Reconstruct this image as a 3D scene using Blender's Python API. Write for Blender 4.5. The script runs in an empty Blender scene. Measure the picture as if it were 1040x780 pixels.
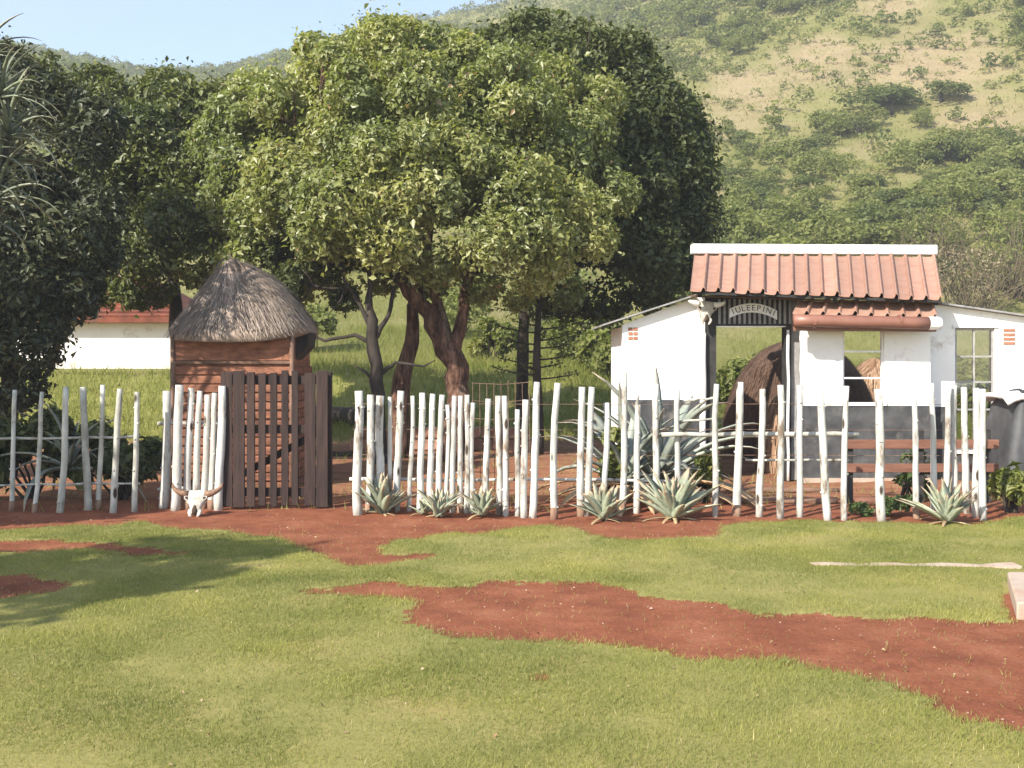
import bpy, bmesh, math, random
import numpy as np
from mathutils import Vector, Matrix, Euler

random.seed(11)
RNG = np.random.default_rng(11)
scene = bpy.context.scene
COL = scene.collection

# ------------------------------------------------------------------ camera
F = 1150.0            # focal length in photograph pixels (1040 wide)
EYE = 1.6
HOR = 365.0           # row of the horizon in the photograph
cam_d = bpy.data.cameras.new('camera')
cam_d.sensor_width = 36.0
cam_d.lens = 36.0 * F / 1040.0
cam_d.shift_y = -(390.0 - HOR) / 1040.0
cam_d.clip_start = 0.1
cam_d.clip_end = 3000.0
cam = bpy.data.objects.new('camera', cam_d)
cam.location = (0, 0, EYE)
cam.rotation_euler = (math.radians(90), 0, 0)
COL.objects.link(cam)
scene.camera = cam

# ------------------------------------------------------------------ light
SUN_EL = math.radians(34)
SUN_H = Vector((-0.66, -0.75, 0)).normalized()
TO_SUN = Vector((SUN_H.x * math.cos(SUN_EL), SUN_H.y * math.cos(SUN_EL), math.sin(SUN_EL)))
world = bpy.data.worlds.new('World')
scene.world = world
world.use_nodes = True
wn = world.node_tree
wn.nodes.clear()
wo = wn.nodes.new('ShaderNodeOutputWorld')
wb = wn.nodes.new('ShaderNodeBackground')
ws = wn.nodes.new('ShaderNodeTexSky')
ws.sky_type = 'NISHITA'
ws.sun_disc = False
ws.sun_elevation = SUN_EL
ws.sun_rotation = math.atan2(SUN_H.x, SUN_H.y)
ws.altitude = 800
ws.air_density = 1.0
ws.dust_density = 1.2
ws.ozone_density = 0.4
wb.inputs['Strength'].default_value = 0.15
wn.links.new(ws.outputs[0], wb.inputs['Color'])
wn.links.new(wb.outputs[0], wo.inputs['Surface'])
sun_d = bpy.data.lights.new('sun', 'SUN')
sun_d.energy = 5.0
sun_d.angle = math.radians(0.55)
sun_d.color = (1.0, 0.93, 0.82)
sun = bpy.data.objects.new('sun', sun_d)
sun.rotation_euler = TO_SUN.to_track_quat('Z', 'Y').to_euler()
sun.location = (-20, -10, 30)
COL.objects.link(sun)
vs = scene.view_settings
vs.view_transform = 'Standard'
vs.look = 'None'
vs.gamma = 1.0
vs.use_curve_mapping = False
vs.exposure = 1.08
scene.cycles.use_denoising = True
scene.cycles.max_bounces = 6
scene.cycles.transparent_max_bounces = 12
scene.cycles.volume_bounces = 0
scene.cycles.volume_step_rate = 4

# ------------------------------------------------------------------ helpers
def U(px, py, Y):
    """photograph pixel + distance -> point in the place"""
    return Vector(((px - 520) / F * Y, Y, EYE - (py - HOR) / F * Y))

def GX(px, Y):
    return (px - 520) / F * Y

def GY(py):
    return EYE * F / (py - HOR)

def tag(o, label=None, cat=None, group=None, kind=None):
    if label: o['label'] = label
    if cat: o['category'] = cat
    if group: o['group'] = group
    if kind: o['kind'] = kind
    return o

def empty(name, loc=(0, 0, 0), rz=0.0, **k):
    o = bpy.data.objects.new(name, None)
    o.empty_display_size = 0.1
    o.location = loc
    o.rotation_euler = (0, 0, rz)
    COL.objects.link(o)
    return tag(o, **k)

def link(name, mesh, parent=None, loc=None, rot=None, scale=None, **k):
    o = bpy.data.objects.new(name, mesh)
    COL.objects.link(o)
    if parent is not None:
        o.parent = parent
    if loc is not None: o.location = loc
    if rot is not None: o.rotation_euler = rot
    if scale is not None: o.scale = scale
    return tag(o, **k)

class MB:
    def __init__(s):
        s.v = []; s.f = []
    def add(s, vs, fs):
        b = len(s.v)
        s.v += [tuple(p) for p in vs]
        s.f += [tuple(i + b for i in f) for f in fs]
    def box(s, x0, x1, y0, y1, z0, z1, jit=0.0):
        p = [[x, y, z] for z in (z0, z1) for y in (y0, y1) for x in (x0, x1)]
        if jit:
            for q in p:
                for k in range(3): q[k] += random.uniform(-jit, jit)
        s.add(p, [(0, 2, 3, 1), (4, 5, 7, 6), (0, 1, 5, 4), (2, 6, 7, 3), (0, 4, 6, 2), (1, 3, 7, 5)])
    def prism(s, poly, d):
        """poly: list of Vector (planar), extruded by vector d"""
        n = len(poly); d = Vector(d)
        a = [Vector(p) for p in poly]
        s.add(a + [p + d for p in a],
              [tuple(range(n)), tuple(range(2 * n - 1, n - 1, -1))] +
              [(i, i + n, (i + 1) % n + n, (i + 1) % n) for i in range(n)])
    def tube(s, pts, rad, n=8, cap=True, flat=1.0):
        pts = [Vector(p) for p in pts]
        if not hasattr(rad, '__len__'): rad = [rad] * len(pts)
        rings = []; prev = None
        for i, p in enumerate(pts):
            t = (pts[min(i + 1, len(pts) - 1)] - pts[max(i - 1, 0)]).normalized()
            if prev is None:
                a = Vector((1, 0, 0)) if abs(t.x) < 0.9 else Vector((0, 1, 0))
                prev = (a - t * a.dot(t)).normalized()
            else:
                prev = (prev - t * prev.dot(t)).normalized()
            b = t.cross(prev)
            rings.append([p + (prev * math.cos(2 * math.pi * k / n) + b * math.sin(2 * math.pi * k / n) * flat) * rad[i] for k in range(n)])
        vs = [q for r in rings for q in r]; fs = []
        for i in range(len(pts) - 1):
            for k in range(n):
                fs.append((i * n + k, i * n + (k + 1) % n, (i + 1) * n + (k + 1) % n, (i + 1) * n + k))
        if cap:
            fs.append(tuple(range(n - 1, -1, -1)))
            fs.append(tuple((len(pts) - 1) * n + k for k in range(n)))
        s.add(vs, fs)
    def mesh(s, name, mat, smooth=False, bevel=0.0):
        me = bpy.data.meshes.new(name)
        me.from_pydata([tuple(p) for p in s.v], [], s.f)
        bm = bmesh.new(); bm.from_mesh(me)
        bmesh.ops.recalc_face_normals(bm, faces=bm.faces)
        if bevel:
            es = [e for e in bm.edges if len(e.link_faces) == 2 and e.calc_face_angle(0) > 0.6]
            bmesh.ops.bevel(bm, geom=es, offset=bevel, segments=1, affect='EDGES', clamp_overlap=True)
        bm.to_mesh(me); bm.free()
        if mat: me.materials.append(mat)
        if smooth:
            me.polygons.foreach_set('use_smooth', [True] * len(me.polygons))
        me.update()
        return me
    def obj(s, name, mat, parent=None, smooth=False, bevel=0.0, loc=None, **k):
        return link(name, s.mesh(name, mat, smooth, bevel), parent, loc, **k)

def np_mesh(name, V, T, mat, attrs=None, nper=3):
    """V (n,3) floats, T (m,nper) ints"""
    me = bpy.data.meshes.new(name)
    V = np.ascontiguousarray(V, dtype=np.float32); T = np.ascontiguousarray(T, dtype=np.int32)
    me.vertices.add(len(V)); me.vertices.foreach_set('co', V.ravel())
    me.loops.add(T.size); me.loops.foreach_set('vertex_index', T.ravel())
    me.polygons.add(len(T))
    me.polygons.foreach_set('loop_start', np.arange(0, T.size, nper, dtype=np.int32))
    for k, a in (attrs or {}).items():
        at = me.attributes.new(k, 'FLOAT', 'POINT')
        at.data.foreach_set('value', np.ascontiguousarray(a, dtype=np.float32))
    me.update(calc_edges=True)
    me.validate()
    if mat: me.materials.append(mat)
    return me

_perm = np.random.default_rng(5).random((256, 256)).astype(np.float32)
def vnoise(x, y):
    x = np.asarray(x, dtype=np.float64); y = np.asarray(y, dtype=np.float64)
    xi = np.floor(x).astype(int); yi = np.floor(y).astype(int)
    fx = x - xi; fy = y - yi
    fx = fx * fx * (3 - 2 * fx); fy = fy * fy * (3 - 2 * fy)
    g = lambda a, b: _perm[a & 255, b & 255]
    return (g(xi, yi) * (1 - fx) * (1 - fy) + g(xi + 1, yi) * fx * (1 - fy) +
            g(xi, yi + 1) * (1 - fx) * fy + g(xi + 1, yi + 1) * fx * fy)
def fbm(x, y, oct=4):
    s = 0; a = 0.5; t = 0
    for k in range(oct):
        s = s + a * vnoise(np.asarray(x) * 2 ** k + 17.3 * k, np.asarray(y) * 2 ** k + 9.1 * k); t += a; a *= 0.5
    return s / t

# ------------------------------------------------------------------ materials
def nodes_of(m):
    m.use_nodes = True
    nt = m.node_tree
    return nt, nt.nodes, nt.links, nt.nodes['Principled BSDF']

def ramp(nt, fac, stops):
    r = nt.nodes.new('ShaderNodeValToRGB')
    els = r.color_ramp.elements
    while len(els) < len(stops): els.new(0.5)
    for e, (p, c) in zip(els, stops):
        e.position = p; e.color = (c[0], c[1], c[2], 1)
    nt.links.new(fac, r.inputs[0])
    return r.outputs[0]

def noise(nt, vec, scale, detail=5, rough=0.6):
    n = nt.nodes.new('ShaderNodeTexNoise')
    n.inputs['Scale'].default_value = scale
    n.inputs['Detail'].default_value = detail
    n.inputs['Roughness'].default_value = rough
    if vec: nt.links.new(vec, n.inputs['Vector'])
    return n.outputs['Fac']

def mixc(nt, fac, a, b, mode='MIX'):
    m = nt.nodes.new('ShaderNodeMix'); m.data_type = 'RGBA'; m.blend_type = mode
    for sock, v in ((m.inputs[0], fac), (m.inputs[6], a), (m.inputs[7], b)):
        if hasattr(v, 'links'): nt.links.new(v, sock)
        elif isinstance(v, (int, float)): sock.default_value = v
        else: sock.default_value = (v[0], v[1], v[2], 1)
    return m.outputs[2]

def coords(nt, stretch=(1, 1, 1), world=False):
    if world:
        g = nt.nodes.new('ShaderNodeNewGeometry'); src = g.outputs['Position']
    else:
        t = nt.nodes.new('ShaderNodeTexCoord'); src = t.outputs['Object']
    mp = nt.nodes.new('ShaderNodeMapping')
    mp.inputs['Scale'].default_value = stretch
    nt.links.new(src, mp.inputs['Vector'])
    return mp.outputs[0]

def pmat(name, stops, scale=4.0, rough=0.8, bump=0.3, bscale=20.0, stretch=(1, 1, 1), world=True, dist=0.01,
         dirt=None, dirt_scale=1.5, dirt_pos=(0.5, 0.75), spec=0.3, rnd=0.0, knots=None):
    m = bpy.data.materials.new(name)
    nt, N, L, B = nodes_of(m)
    v = coords(nt, stretch, world)
    c = ramp(nt, noise(nt, v, scale), stops)
    if dirt:
        d = ramp(nt, noise(nt, v, dirt_scale, 6, 0.65), [(dirt_pos[0], (0, 0, 0)), (dirt_pos[1], (1, 1, 1))])
        c = mixc(nt, d, c, dirt)
    if knots:
        vo = N.new('ShaderNodeTexVoronoi'); vo.inputs['Scale'].default_value = knots
        L.new(v, vo.inputs['Vector'])
        c = mixc(nt, ramp(nt, vo.outputs['Distance'], [(0.10, (1, 1, 1)), (0.17, (0, 0, 0))]), c, (0.05, 0.035, 0.025))
    if rnd:
        oi = N.new('ShaderNodeObjectInfo')
        mr = N.new('ShaderNodeMapRange')
        mr.inputs['To Min'].default_value = 1 - rnd; mr.inputs['To Max'].default_value = 1 + rnd
        L.new(oi.outputs['Random'], mr.inputs[0])
        c = mixc(nt, 1.0, c, mr.outputs[0], 'MULTIPLY')
    L.new(c, B.inputs['Base Color'])
    B.inputs['Roughness'].default_value = rough
    B.inputs['Specular IOR Level'].default_value = spec
    if bump:
        b = N.new('ShaderNodeBump'); b.inputs['Strength'].default_value = bump; b.inputs['Distance'].default_value = dist
        L.new(noise(nt, v, bscale, 6, 0.65), b.inputs['Height'])
        L.new(b.outputs[0], B.inputs['Normal'])
    return m

def leafmat(name, stops, trans=0.35, rough=0.5, spec=0.4, tcol=None, mottle=0.0):
    m = bpy.data.materials.new(name)
    nt, N, L, B = nodes_of(m)
    a = N.new('ShaderNodeAttribute'); a.attribute_name = 'tint'
    c = ramp(nt, a.outputs['Fac'], stops)
    if mottle:
        g = N.new('ShaderNodeNewGeometry')
        d = ramp(nt, noise(nt, g.outputs['Position'], mottle, 3, 0.6), [(0.35, (0.70, 0.76, 0.70)), (0.7, (1.28, 1.20, 1.05))])
        c = mixc(nt, 1.0, c, d, 'MULTIPLY')
    L.new(c, B.inputs['Base Color'])
    B.inputs['Roughness'].default_value = rough
    B.inputs['Specular IOR Level'].default_value = spec
    if trans:
        t = N.new('ShaderNodeBsdfTranslucent')
        tc = mixc(nt, 1.0, c, tcol or (1.15, 1.25, 0.6), 'MULTIPLY')
        L.new(tc, t.inputs['Color'])
        mx = N.new('ShaderNodeMixShader'); mx.inputs[0].default_value = trans
        L.new(B.outputs[0], mx.inputs[1]); L.new(t.outputs[0], mx.inputs[2])
        L.new(mx.outputs[0], N['Material Output'].inputs['Surface'])
    return m

M = {}
M['white_pole'] = pmat('lime_washed_pole', [(0.25, (0.28, 0.265, 0.23)), (0.5, (0.46, 0.45, 0.41)), (0.75, (0.58, 0.57, 0.54))], 9, 0.85, 0.5, 30,
                       (1, 1, 0.35), dirt=(0.16, 0.12, 0.085), dirt_scale=6, dirt_pos=(0.555, 0.66), rnd=0.12, knots=7.0)
M['wood_base'] = pmat('bare_pole_wood', [(0.3, (0.13, 0.065, 0.04)), (0.7, (0.30, 0.20, 0.14))], 14, 0.9, 0.5, 40, (1, 1, 0.3))
M['grey_pole'] = pmat('faded_grey_pole', [(0.3, (0.20, 0.19, 0.16)), (0.5, (0.40, 0.39, 0.34)), (0.8, (0.62, 0.61, 0.56))], 7, 0.85, 0.5, 30, (1, 1, 0.4),
                      dirt=(0.13, 0.10, 0.07), dirt_scale=5, dirt_pos=(0.56, 0.72), rnd=0.12, knots=6.0)
M['gate_wood'] = pmat('dark_gate_wood', [(0.3, (0.015, 0.009, 0.008)), (0.7, (0.046, 0.026, 0.021))], 6, 0.75, 0.5, 25, (4, 4, 0.4), rnd=0.22)
M['plaster'] = pmat('white_plaster', [(0.3, (0.74, 0.71, 0.65)), (0.6, (0.82, 0.80, 0.76))], 1.6, 0.9, 0.25, 25,
                    dirt=(0.36, 0.26, 0.19), dirt_scale=2.4, dirt_pos=(0.56, 0.76), dist=0.015)
M['plinth'] = pmat('dark_plinth_paint', [(0.3, (0.030, 0.031, 0.033)), (0.7, (0.085, 0.085, 0.085))], 5, 0.85, 0.4, 30,
                   dirt=(0.17, 0.15, 0.13), dirt_scale=4, dirt_pos=(0.55, 0.75))
M['tile'] = pmat('clay_tile', [(0.3, (0.29, 0.155, 0.108)), (0.7, (0.41, 0.235, 0.17))], 5, 0.8, 0.3, 40,
                 dirt=(0.30, 0.20, 0.15), dirt_scale=5, dirt_pos=(0.5, 0.72), rnd=0.14)
M['red_roof'] = pmat('red_roof_tile', [(0.3, (0.10, 0.03, 0.018)), (0.7, (0.25, 0.075, 0.04))], 3, 0.85, 0.5, 10, rnd=0.2, dirt=(0.09, 0.05, 0.03), dirt_scale=1.4, dirt_pos=(0.5, 0.66))
M['gutter'] = pmat('brown_gutter_plastic', [(0.3, (0.17, 0.075, 0.05)), (0.7, (0.24, 0.11, 0.075))], 4, 0.45, 0.1, 30, spec=0.5)
M['white_paint'] = pmat('white_paint', [(0.3, (0.70, 0.69, 0.66)), (0.7, (0.82, 0.81, 0.79))], 6, 0.6, 0.15, 40,
                        dirt=(0.45, 0.40, 0.34), dirt_scale=5, dirt_pos=(0.62, 0.8))
M['dark_frame'] = pmat('dark_door_timber', [(0.3, (0.018, 0.017, 0.016)), (0.7, (0.045, 0.042, 0.040))], 8, 0.8, 0.3, 30)
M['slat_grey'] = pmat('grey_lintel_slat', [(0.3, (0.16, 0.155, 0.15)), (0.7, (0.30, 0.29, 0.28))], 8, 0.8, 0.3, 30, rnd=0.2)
M['steel'] = pmat('weathered_steel', [(0.3, (0.20, 0.19, 0.18)), (0.7, (0.36, 0.35, 0.33))], 8, 0.6, 0.2, 40)
M['rust'] = pmat('rusty_wire', [(0.3, (0.10, 0.05, 0.03)), (0.7, (0.26, 0.17, 0.12))], 12, 0.8, 0.2, 40)
M['brick_vent'] = pmat('vent_brick', [(0.3, (0.25, 0.10, 0.06)), (0.7, (0.40, 0.19, 0.12))], 8, 0.9, 0.4, 40)
M['block'] = pmat('red_earth_block', [(0.3, (0.24, 0.12, 0.08)), (0.7, (0.38, 0.22, 0.16))], 6, 0.95, 0.5, 25, rnd=0.2)
M['plank_red'] = pmat('red_brown_plank', [(0.3, (0.12, 0.052, 0.034)), (0.7, (0.21, 0.10, 0.065))], 6, 0.8, 0.4, 30, (0.5, 3, 3), rnd=0.12)
M['hut_plank'] = pmat('red_mud_plank', [(0.3, (0.12, 0.048, 0.03)), (0.5, (0.20, 0.085, 0.05)), (0.7, (0.31, 0.14, 0.08))], 7, 0.9, 0.9, 20, (0.7, 2, 2), rnd=0.12)
M['log'] = pmat('brown_log_bark', [(0.3, (0.10, 0.06, 0.04)), (0.7, (0.22, 0.13, 0.09))], 7, 0.95, 0.6, 25, rnd=0.2)
M['bone'] = pmat('bleached_bone', [(0.3, (0.36, 0.32, 0.26)), (0.55, (0.52, 0.48, 0.42)), (0.75, (0.62, 0.59, 0.53))], 16, 0.8, 0.7, 50, dist=0.02, dirt=(0.22, 0.15, 0.10), dirt_scale=14, dirt_pos=(0.55, 0.72))
M['bone_dark'] = pmat('bone_cavity', [(0.3, (0.03, 0.02, 0.015)), (0.7, (0.07, 0.05, 0.035))], 14, 0.9, 0.2, 50)
M['horn'] = pmat('brown_horn', [(0.3, (0.09, 0.05, 0.03)), (0.7, (0.28, 0.16, 0.10))], 20, 0.6, 0.4, 60, world=False)
M['horn_white'] = pmat('white_horn', [(0.3, (0.66, 0.63, 0.58)), (0.7, (0.80, 0.78, 0.74))], 20, 0.7, 0.3, 60, world=False)
M['thatch'] = pmat('grey_thatch', [(0.3, (0.19, 0.145, 0.115)), (0.7, (0.36, 0.275, 0.22))], 9, 0.95, 0.6, 30, (4, 4, 0.6))
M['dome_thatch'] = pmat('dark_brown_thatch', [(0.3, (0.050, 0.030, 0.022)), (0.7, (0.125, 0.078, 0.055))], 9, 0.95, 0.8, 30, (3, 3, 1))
M['concrete'] = pmat('pale_concrete', [(0.3, (0.34, 0.26, 0.20)), (0.7, (0.46, 0.37, 0.30))], 5, 0.9, 0.4, 40, dirt=(0.40, 0.22, 0.14), dirt_scale=3)
M['tarp'] = pmat('dark_tarpaulin', [(0.3, (0.025, 0.026, 0.028)), (0.7, (0.07, 0.07, 0.072))], 4, 0.6, 0.5, 12, spec=0.4)
M['sheet'] = pmat('white_sheet', [(0.3, (0.68, 0.67, 0.65)), (0.7, (0.80, 0.79, 0.77))], 4, 0.7, 0.3, 12)
M['bark_red'] = pmat('red_brown_bark', [(0.32, (0.03, 0.018, 0.013)), (0.5, (0.13, 0.066, 0.043)), (0.68, (0.30, 0.18, 0.125))], 9, 0.95, 1.0, 16, (1.6, 1.6, 0.4), dist=0.08, dirt=(0.34, 0.25, 0.19), dirt_scale=2.2, dirt_pos=(0.55, 0.7))
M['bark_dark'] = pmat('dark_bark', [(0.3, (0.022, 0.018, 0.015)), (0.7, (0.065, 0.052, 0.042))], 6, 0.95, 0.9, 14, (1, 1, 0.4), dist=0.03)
M['letters'] = pmat('black_lettering', [(0.3, (0.02, 0.02, 0.02)), (0.7, (0.04, 0.04, 0.04))], 6, 0.7, 0.0)
M['stone'] = pmat('loose_stone', [(0.3, (0.24, 0.13, 0.09)), (0.7, (0.40, 0.27, 0.20))], 20, 0.95, 0.3, 40)

M['leaf_main'] = leafmat('olive_leaf', [(0.0, (0.11, 0.125, 0.042)), (0.45, (0.255, 0.275, 0.105)), (0.9, (0.37, 0.375, 0.175)), (1.0, (0.38, 0.26, 0.15))], 0.45, 0.38, 0.6, mottle=0.55)
M['leaf_dark'] = leafmat('dark_evergreen_leaf', [(0.0, (0.032, 0.042, 0.015)), (0.7, (0.095, 0.112, 0.036)), (1.0, (0.19, 0.20, 0.078))], 0.35, 0.5, 0.35)
M['leaf_mid'] = leafmat('mid_green_leaf', [(0.0, (0.045, 0.058, 0.018)), (0.6, (0.115, 0.135, 0.038)), (1.0, (0.23, 0.235, 0.07))], 0.3, 0.45, 0.5, mottle=0.7)
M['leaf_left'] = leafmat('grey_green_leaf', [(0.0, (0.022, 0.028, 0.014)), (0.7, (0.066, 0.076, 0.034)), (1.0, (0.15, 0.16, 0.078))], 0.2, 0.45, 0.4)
M['leaf_hill'] = leafmat('hill_bush_leaf', [(0.0, (0.125, 0.15, 0.048)), (0.5, (0.215, 0.235, 0.078)), (1.0, (0.31, 0.31, 0.12))], 0.5, 0.7, 0.2)
M['leaf_hill_dark'] = leafmat('hill_tree_leaf', [(0.0, (0.085, 0.105, 0.04)), (0.6, (0.155, 0.18, 0.065)), (1.0, (0.23, 0.24, 0.095))], 0.45, 0.7, 0.2)
M['leaf_hill_dry'] = leafmat('dry_bush_twig', [(0.0, (0.15, 0.12, 0.075)), (1.0, (0.30, 0.25, 0.16))], 0.2, 0.9, 0.1)
M['leaf_shrub'] = leafmat('yellow_green_shrub_leaf', [(0.0, (0.07, 0.09, 0.02)), (0.6, (0.17, 0.19, 0.045)), (1.0, (0.30, 0.28, 0.09))], 0.4, 0.5, 0.4)
M['weed'] = leafmat('weed_leaf', [(0.0, (0.05, 0.08, 0.025)), (1.0, (0.13, 0.18, 0.06))], 0.35, 0.5, 0.4)
M['grass'] = leafmat('lawn_grass_blade', [(0.0, (0.165, 0.185, 0.046)), (0.5, (0.255, 0.262, 0.085)), (0.85, (0.33, 0.31, 0.12)), (1.0, (0.48, 0.41, 0.23))], 0.35, 0.6, 0.2, mottle=0.9)
M['slope_grass'] = leafmat('slope_grass_blade', [(0.0, (0.12, 0.15, 0.03)), (0.7, (0.24, 0.25, 0.065)), (1.0, (0.38, 0.33, 0.15))], 0.4, 0.7, 0.2)
M['hill_grass'] = leafmat('hill_grass_blade', [(0.0, (0.18, 0.20, 0.065)), (0.45, (0.27, 0.26, 0.10)), (1.0, (0.40, 0.315, 0.19))], 0.35, 0.9, 0.1)
M['dead_leaf'] = leafmat('dead_leaf', [(0.0, (0.10, 0.055, 0.03)), (0.6, (0.26, 0.17, 0.09)), (1.0, (0.45, 0.36, 0.24))], 0.15, 0.8, 0.2)
M['straw'] = leafmat('straw_strand', [(0.0, (0.13, 0.10, 0.08)), (0.6, (0.25, 0.20, 0.165)), (1.0, (0.36, 0.295, 0.24))], 0.1, 0.9, 0.1)
M['straw_tan'] = leafmat('tan_straw_strand', [(0.0, (0.26, 0.16, 0.10)), (1.0, (0.52, 0.36, 0.24))], 0.1, 0.9, 0.1)
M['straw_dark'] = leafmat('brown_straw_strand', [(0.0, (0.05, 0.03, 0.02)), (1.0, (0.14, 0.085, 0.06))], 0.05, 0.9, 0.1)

def agave_mat(name, c0, c1, ctip):
    m = bpy.data.materials.new(name)
    nt, N, L, B = nodes_of(m)
    a = N.new('ShaderNodeAttribute'); a.attribute_name = 'tint'
    v = coords(nt, (1, 1, 1))
    c = ramp(nt, noise(nt, v, 9), [(0.3, c0), (0.7, c1)])
    oi = N.new('ShaderNodeObjectInfo')
    mr = N.new('ShaderNodeMapRange'); mr.inputs['To Min'].default_value = 0.75; mr.inputs['To Max'].default_value = 1.2
    L.new(oi.outputs['Random'], mr.inputs[0])
    c = mixc(nt, 1.0, c, mr.outputs[0], 'MULTIPLY')
    t = ramp(nt, a.outputs['Fac'], [(0.72, (0, 0, 0)), (0.98, (1, 1, 1))])
    c = mixc(nt, t, c, ctip)
    L.new(c, B.inputs['Base Color'])
    B.inputs['Roughness'].default_value = 0.45
    B.inputs['Specular IOR Level'].default_value = 0.45
    return m
M['agave'] = agave_mat('grey_green_agave', (0.185, 0.215, 0.145), (0.32, 0.345, 0.25), (0.42, 0.31, 0.20))
M['agave_blue'] = agave_mat('pale_grey_agave', (0.15, 0.175, 0.14), (0.29, 0.315, 0.27), (0.24, 0.19, 0.14))
M['agave_dry'] = agave_mat('dry_agave_leaf', (0.36, 0.24, 0.13), (0.50, 0.36, 0.21), (0.36, 0.22, 0.12))
M['strap'] = agave_mat('strap_leaf', (0.10, 0.12, 0.07), (0.20, 0.225, 0.15), (0.26, 0.22, 0.14))

# ------------------------------------------------------------------ ground
SOIL_POLYS = [
    # strip along the fence and the worn path through the gate (photo pixels on the ground plane)
    [(-300, 505), (-300, 541), (0, 539), (60, 537), (150, 533), (175, 538), (230, 541), (270, 546), (285, 553), (300, 557), (330, 568), (350, 577), (385, 577),
     (440, 566), (402, 560), (410, 551), (440, 546), (480, 543), (510, 537), (540, 533), (575, 536), (610, 546), (650, 550), (690, 548), (722, 544), (735, 535), (770, 530),
     (860, 531), (960, 535), (1040, 526), (1400, 526), (1400, 505)],
    [(305, 600), (345, 604), (400, 613), (422, 622), (414, 632), (432, 641), (520, 648), (600, 655), (700, 665), (770, 672), (850, 685), (930, 708),
     (985, 727), (1040, 740), (1180, 770), (1180, 628), (960, 627), (850, 623), (790, 626), (740, 615), (690, 610), (640, 600), (600, 593), (560, 591), (500, 590), (440, 596), (380, 596)],
    [(-200, 548), (60, 550), (150, 557), (205, 562), (150, 566), (60, 562), (-200, 566)],
    [(-200, 582), (20, 585), (78, 599), (40, 606), (0, 613), (-200, 618)],
    [(1020, 600), (1045, 600), (1060, 640), (1015, 640)],
]
SOIL_W = [np.array([[GX(a, GY(b)), GY(b)] for a, b in p]) for p in SOIL_POLYS]

def inside(poly, x, y):
    r = np.zeros(x.shape, bool)
    n = len(poly)
    for i in range(n):
        x0, y0 = poly[i]; x1, y1 = poly[(i + 1) % n]
        c = ((y0 > y) != (y1 > y)) & (x < (x1 - x0) * (y - y0) / (y1 - y0 + 1e-12) + x0)
        r ^= c
    return r

def lawn_mask(x, y):
    """1 where turf grows, 0 on bare soil"""
    wx = x + (fbm(x * 3.1, y * 3.1) - 0.5) * 0.42 + (fbm(x * 14, y * 14, 2) - 0.5) * 0.14
    wy = y + (fbm(x * 3.1 + 40, y * 3.1 + 7) - 0.5) * 0.5 + (fbm(x * 14 + 9, y * 14, 2) - 0.5) * 0.16
    s = np.zeros(x.shape, bool)
    for p in SOIL_W: s |= inside(p, wx, wy)
    s |= (wy > GY(513))
    s |= (fbm(x * 2.3 + 3, y * 2.3 + 31, 4) >0.87)
    return (~s).astype(float)

def bank(x, y):
    """grassy rise behind the yard, left of the gateway building"""
    t = np.clip((y - 21.5) / 6.0, 0, 1); t = t * t * (3 - 2 * t)
    s = np.clip((x - 1.0) / 4.0, 0, 1); s = s * s * (3 - 2 * s)
    return 1.4 * t * (1 - s)

def ground_z(x, y):
    z = (fbm(x * 0.7, y * 0.7, 4) - 0.5) * 0.05 * np.clip((y - 2) / 4, 0, 1)
    back = np.clip((y - 12.4) / 1.5, 0, 1)
    z = z + back * ((fbm(x * 0.9 + 5, y * 2.6, 4) - 0.5) * 0.10)
    return z + bank(x, y)

def lines(segs):
    out = []
    for a, b, st in segs:
        n = max(1, int(round((b - a) / st)))
        out += list(np.linspace(a, b, n, endpoint=False))
    out.append(segs[-1][1])
    return np.array(out)
gx = lines([(-330, -14, 20), (-14, -6, 0.5), (-6, 6, 0.055), (6, 14, 0.5), (14, 360, 20)])
gy = lines([(-40, 0, 5), (0, 3.5, 0.5), (3.5, 12.6, 0.055), (12.6, 18, 0.16), (18, 26.2, 0.5)])
XX, YY = np.meshgrid(gx, gy)
mask = lawn_mask(XX, YY)
ZZ = ground_z(XX, YY) + np.where((YY < 12.6), mask * 0.012 + (1 - mask) * (fbm(XX * 9, YY * 9, 3) - 0.5) * 0.02, 0)
nx, ny = len(gx), len(gy)
idx = np.arange(nx * ny).reshape(ny, nx)
Q = np.stack([idx[:-1, :-1], idx[:-1, 1:], idx[1:, 1:], idx[1:, :-1]], -1).reshape(-1, 4)
gm = bpy.data.materials.new('red_soil_and_turf')
nt, N, L, B = nodes_of(gm)
v = coords(nt, world=True)
soil = ramp(nt, noise(nt, v, 2.2, 7, 0.7), [(0.3, (0.15, 0.050, 0.028)), (0.5, (0.225, 0.080, 0.043)), (0.72, (0.295, 0.122, 0.068))])
fine = ramp(nt, noise(nt, v, 45, 4, 0.7), [(0.35, (0.80, 0.78, 0.76)), (0.7, (1.12, 1.12, 1.12))])
soil = mixc(nt, 1.0, soil, fine, 'MULTIPLY')
turf = ramp(nt, noise(nt, v, 1.3, 6, 0.65), [(0.3, (0.18, 0.175, 0.052)), (0.55, (0.25, 0.225, 0.078)), (0.8, (0.31, 0.23, 0.10))])
at = N.new('ShaderNodeAttribute'); at.attribute_name = 'lawn'
yard = N.new('ShaderNodeAttribute'); yard.attribute_name = 'yard'
yc = ramp(nt, noise(nt, coords(nt, (0.6, 2.2, 1), True), 2.6, 6, 0.7), [(0.32, (0.15, 0.065, 0.038)), (0.52, (0.26, 0.115, 0.066)), (0.66, (0.30, 0.19, 0.10)), (0.85, (0.21, 0.20, 0.075))])
c = mixc(nt, yard.outputs['Fac'], soil, yc)
ed = N.new('ShaderNodeMath'); ed.operation = 'ADD'; L.new(at.outputs['Fac'], ed.inputs[0])
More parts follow.
